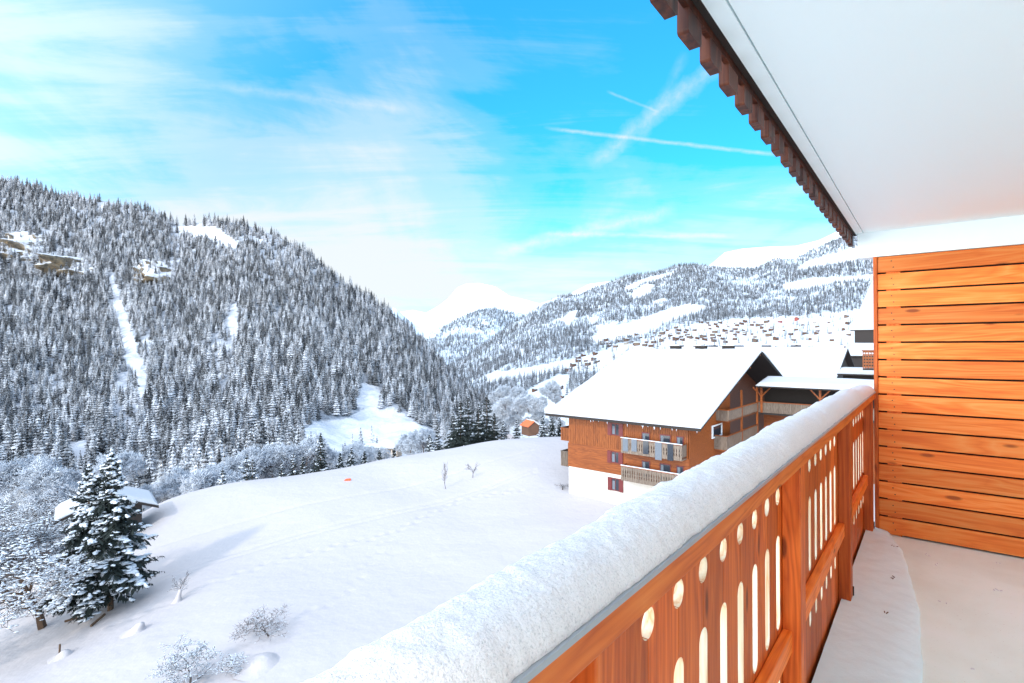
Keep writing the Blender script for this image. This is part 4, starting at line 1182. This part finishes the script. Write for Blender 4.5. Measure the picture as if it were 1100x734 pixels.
for i in range(nx):
    p1, p2 = V[i * (ny + 1)], V[(i + 1) * (ny + 1)]; m.add([p1, p2, (p2[0], p2[1], zw(p2[1])), (p1[0], p1[1], zw(p1[1]))], [(0,3,2,1)])
for j in range(ny):
    p1, p2 = V[j], V[j + 1]; m.add([p1, p2, (p2[0], p2[1], zw(p2[1])), (p1[0], p1[1], zw(p1[1]))], [(0,1,2,3)])
m.build('roof_snow', M['roof_snow'], wk)
for i, x in enumerate((1.95, 8.3, 14.7, 21, 27.4)):
    m = MB(); m.box(x - .11, x + .11, 18.5, 18.72, -8.1, -5.0)
    for sx in (-1, 1): m.beam((x, 18.6, -6.1), (x + sx * 1.0, 18.6, -5.0), .14, .14)
    m.build('post', M['chalet_wood_h'], wk)
m = MB(); m.box(1.5, 34, 18.45, 18.75, -5.02, -4.88); m.build('beam', M['black_wood'], wk)
m = MB()
x = 1.56
while x < 33.8: m.box(x, x + .27, 18.74, 18.78, -8.1, -6.85); x += .285
m.build('balustrade', M['grey_wood'], wk)
m = MB(); m.box(1.52, 34, 18.70, 18.84, -6.85, -6.75); m.build('handrail', M['chalet_wood_h'], wk)
m = MB(); m.box(1.52, 34, 18.8, 21.6, -8.35, -8.12); m.build('deck', M['black_wood'], wk)
m = MB(); m.box(1.6, 34, 21.3, 21.5, -8.1, -5.2); m.build('back_wall', M['black_wood'], wk)
m = MB(); m.box(1.6, 34, 21.0, 21.3, GZ, -8.36); m.build('lower_wall', M['chalet_wood_h'], wk)

# ------------------------------------------------------------------ neighbouring chalets
def hcorner(peak_px, peak_py, depth, halfW):
    """corner of a house (x=0,y=0) whose gable peak is seen at that bearing"""
    v = at(peak_px, peak_py, depth); vdir = Vector((math.sin(PHI), math.cos(PHI), 0))
    return v - vdir * halfW
H2 = 13.0
c2 = hcorner(904, 372.5, 95, H2)
s2 = .40; ez2 = (c2.z - CAMZ) - .65 - s2 * (H2 + 1.0)
h2 = gable_house('chalet', 'second chalet with snowy roof and dark gable behind the walkway roof', 'chalet', (c2.x, c2.y, CAMZ), CR, 30, 2 * H2, -16, ez2, s2, 1.0, 1.0, .45)
for i in range(4):
    x = -24 + i * 5.2
    m = MB(); m.box(x, x + 1.6, H2 + .2, H2 + 1.2, -1.0, .35); c_ = m.build('chimney', M['black_wood'], h2)
v3 = at(913.6, 355, 150)
h3 = gable_house('chalet', 'tall chalet roof rising against the forest beside the screen', 'chalet', (v3.x + .766 * 31, v3.y - .643 * 31, CAMZ), CR, 30, 110, -14, (v3.z - CAMZ) - .2, .36, 1.0, .2, .5)
v4 = at(904, 383, 118)
h4 = gable_house('chalet', 'low chalet with a snowy roof and dark wall below the tall roof', 'chalet', (v4.x + .766 * 29, v4.y - .643 * 29, CAMZ), CR, 28, 16, -14, (v4.z - CAMZ) - .1, .30, 1.0, .4, .5)
v5 = at(899, 401.5, 74)
m = MB(); m.box(0, 24, 0, 3.4, -.2, 0); po = empty('porch_roof', v5, CR, label='small snow topped porch roof below the low chalet', cat='porch roof'); m.build('roof', M['black_wood'], po)
m = MB(); nx = 30; 
for j in range(5): m.box(.02 + .1 * j, 24, .02 + .1 * j, 3.4, .001 + .17 * j, .17 * (j + 1))
m.build('roof_snow', M['roof_snow'], po)
m = MB(); m.box(.6, 24, .8, 3.3, -5, -.201); m.build('wall', M['black_wood'], po)
v6 = at(926.5, 396, 66)
bb = empty('neighbour_balcony', v6, CR, label='small pierced wooden balcony corner seen just beside the screen edge', cat='balcony')
m = MB()
for i in range(16):
    x = i * .28; m.box(x, x + .10, 0, .04, .0, 2.2); 
for i in range(6): m.box(0, 4.4, .041, .06, .1 + i * .38, .3 + i * .38)
m.build('balustrade', M['chalet_wood_v'], bb)
m = MB(); m.box(0, 4.4, .06, 2.5, -.2, 0); m.build('deck', M['black_wood'], bb)
m = MB(); m.box(-.1, 4.4, -.06, .2, 2.2, 2.32); m.build('handrail', M['chalet_wood_h'], bb)

# ------------------------------------------------------------------ village across the valley
def village_mesh(seed, L_, W, hh, wallm):
    rr = random.Random(seed); m = MB(); H = W / 2; sl_ = .42; ov = 1.2
    m.prism([(0, -4), (W, -4), (W, hh), (H, hh + sl_ * H), (0, hh)], 'x', -L_, 0, 0)
    for ya, yb in ((-ov, H), (H, W + ov)):
        f_ = lambda y: hh + sl_ * (y if y <= H else W - y)
        m.prism([(ya, f_(ya)), (yb, f_(yb)), (yb, f_(yb) + .3), (ya, f_(ya) + .3)], 'x', -L_ - 1, 1, 1)
        m.prism([(ya, f_(ya) + .31), (yb, f_(yb) + .31), (yb, f_(yb) + .7), (ya, f_(ya) + .7)], 'x', -L_ - 1, 1, 2)
    for x in np.arange(-L_ + 1.5, -1, 2.6):
        m.box(x, x + 1.0, -.08, -.01, hh - 2.2, hh - 1.0, 3)
    for y in np.arange(1.2, W - 1.5, 2.4):
        m.box(.01, .08, y, y + 1.1, hh - 2.2, hh - .9, 3)
    me = bpy.data.meshes.new('village_house'); 
    cx_, cy_ = -L_ / 2, W / 2
    me.from_pydata([(a - cx_, b - cy_, c) for a, b, c in m.v], [], m.f)
    for q in (wallm, M['black_wood'], M['roof_snow'], M['glass']): me.materials.append(q)
    me.polygons.foreach_set('material_index', m.m); me.update(); return me
VW = [plain('village_timber', (.095,.043,.024), .8, 0, .3, .3), plain('village_pale_timber', (.13,.08,.055), .8, 0, .3, .3), plain('village_render', (.34,.28,.23), .8, 0, .1, .3), plain('village_red', (.25,.05,.035), .8, 0, .2, .3)]
VM = [village_mesh(1, 13, 10, 7.5, VW[0]), village_mesh(2, 16, 11, 8.5, VW[1]), village_mesh(3, 11, 9, 6, VW[2]), village_mesh(4, 14, 10, 8, VW[0]), village_mesh(5, 18, 12, 9, VW[3])]
VL = ['small dark timber chalet in the snowy village across the valley', 'long brown timber chalet in the snowy village across the valley', 'pale walled chalet in the snowy village across the valley',
      'broad dark timber chalet in the snowy village across the valley', 'large red timber house in the snowy village across the valley']
rv = random.Random(21); used = []
def vhouse(px, py, k_=None, sl=right):
    t = sl.t_of(px, py); g = sl.pt(np.array([px]), np.array([t]))[0]
    k_ = rv.choice([0,0,0,1,1,2,3,3]) if k_ is None else k_
    o = bpy.data.objects.new('village_house', VM[k_]); col.objects.link(o); o.location = (g[0], g[1], g[2] - .5)
    o.rotation_euler = (0, 0, R(rv.choice([-40, -30, -55, 30, 50]) + rv.uniform(-8, 8)))
    s_ = rv.uniform(.50, .95) * min(1.0, max(.6, g[1] / 900)); o.scale = (s_, s_, s_)
    tag(o, VL[k_], 'house', 'houses of the village: ' + VL[k_].split(' in the')[0])
def vil(poly, n, mind):
    xs_ = [p[0] for p in poly]; ys_ = [p[1] for p in poly]; c = 0; tr_ = 0
    while c < n and tr_ < n * 60:
        tr_ += 1; x, y = rv.uniform(min(xs_), max(xs_)), rv.uniform(min(ys_), max(ys_))
        if mn.noise(Vector((x * .055, y * .16, 4))) < -.08: continue
        if not inpoly(x, y, poly) or any(abs(x - a) < mind * 1.6 and abs(y - b) < mind * .55 for a, b in used): continue
        used.append((x, y)); vhouse(x, y); c += 1
vil([(640,373),(655,362),(700,356),(745,350),(800,346),(838,344),(830,356),(800,364),(770,375)], 95, 4)
vil([(846,352),(870,346),(915,340),(915,372),(880,374),(850,373)], 20, 8)
vil([(790,362),(850,355),(850,374),(790,374)], 8, 7)
vil([(612,384),(640,380),(655,376),(640,392),(612,394)], 9, 5)
vil([(560,412),(600,398),(622,398),(600,440),(575,450)], 9, 7)
vhouse(838, 345, 4); vhouse(856, 344, 4)
# orange roofed house beyond the crest
g = at(568, 463, 300)
oh = empty('valley_house', g, R(-60), label='little house with one bare orange roof slope beyond the meadow', cat='house')
m = MB(); m.prism([(0,-3),(7,-3),(7,2.6),(3.5,5.0),(0,2.6)], 'x', -8, 0); m.build('wall', VW[0], oh)
m = MB(); m.prism([(-.8,2.2),(3.5,5.1),(3.5,5.4),(-.8,2.5)], 'x', -8.6, .6); m.build('tiled_roof', plain('orange_tiles', (.62,.12,.04), .8), oh)
m = MB(); m.prism([(3.5,5.1),(7.8,2.2),(7.8,3.0),(3.5,5.9)], 'x', -8.6, .6); m.build('snowy_roof', M['roof_snow'], oh)
# long low barn in the clearing
g = at(432, 484, 330)
bn = empty('long_barn', g, R(168), label='long low open barn with snowy roof in the forest clearing', cat='barn')
m = MB(); m.box(0, 21, 0, 7, -3, 2.2)
b_ = m.build('wall', VW[2], bn)
for i in range(6):
    m = MB(); m.box(1 + i * 3.3, 3.2 + i * 3.3, 7.0, 7.08, 0, 1.8); m.build('opening', M['black_wood'], bn)
m = MB(); m.prism([(-.8, 2.3), (7.9, 2.3), (7.9, 2.6), (3.5, 4.0), (-.8, 2.6)], 'x', -1, 22); m.build('roof', M['black_wood'], bn)
m = MB(); m.prism([(-.9, 2.65), (8.0, 2.65), (8.0, 3.2), (3.5, 4.7), (-.9, 3.2)], 'x', -1.1, 22.1); m.build('roof_snow', M['roof_snow'], bn)

# ------------------------------------------------------------------ rock faces on the left mountainside
def rock_mat():
    m, nt, b = mat('cliff_rock'); g_ = N(nt, 'ShaderNodeTexCoord').outputs['Object']
    ge = N(nt, 'ShaderNodeNewGeometry'); sx = N(nt, 'ShaderNodeSeparateXYZ'); L(nt, ge.outputs['Normal'], sx.inputs[0])
    f = math_(nt, 'ADD', sx.outputs[2], math_(nt, 'MULTIPLY', math_(nt, 'SUBTRACT', noise(nt, g_, .12, 5, .7), .5), .9))
    c = ramp(nt, noise(nt, g_, .06, 6, .7), [(.35, (.03,.027,.025)), (.52, (.13,.10,.07)), (.7, (.26,.18,.10))])
    L(nt, mixc(nt, ramp(nt, f, [(.60, (0,0,0)), (.76, (1,1,1))]), c, (.52,.51,.53)), b.inputs['Base Color']); b.inputs['Roughness'].default_value = .9
    return m
RM = rock_mat()
def cliff(px, py, w_px, h_px, seed, label):
    t = left.t_of(px, py); g_ = left.pt(np.array([px]), np.array([t]))[0]; sc = g_[1] / F; rr = random.Random(seed)
    V = []; nu, nv = 34, 18; w_, h_ = w_px * sc, h_px * sc
    for i in range(nu):
        for j in range(nv):
            u, v = i / (nu - 1) - .5, j / (nv - 1) - .5
            e = max(0, 1 - (abs(u) * 2) ** 3) * max(0, 1 - (abs(v) * 2) ** 4)
            px2, py2 = px + u * w_px, py - v * h_px
            q = left.pt(np.array([px2]), np.array([min(.99, max(.01, left.t_of(px2, py2)))]))[0]
            n3 = mn.fractal(Vector((q[0] * .03, q[2] * .06, seed)), .9, 2.2, 5)
            step = (abs(((q[2] * .045 + n3 * .6) % 1) - .5) * 2) ** .5
            V.append((q[0] - 0.02 * q[0] * e * 0, q[1] - e * (24 + 44 * max(0, n3 * 1.5 + step * .25)) + 6, q[2] + e * 4 * n3))
    o = np_mesh('cliff', V, grid_faces(nu, nv), RM, False); tag(o, label, 'rock face')
cliff(30, 268, 62, 34, 1, 'broad brown rock face high in the snowy forest')
cliff(72, 288, 62, 26, 2, 'lower ledge of brown rock adjoining the broad rock face')
cliff(168, 293, 46, 24, 3, 'small rock outcrop above the forest beside the snowy gully')

sc = bpy.context.scene
sc.view_settings.view_transform = 'Standard'; sc.view_settings.look = 'None'; sc.view_settings.exposure = 0; sc.view_settings.gamma = 1
sc.cycles.max_bounces = 10; sc.cycles.diffuse_bounces = 7; sc.cycles.use_denoising = True
sc.render.film_transparent = False
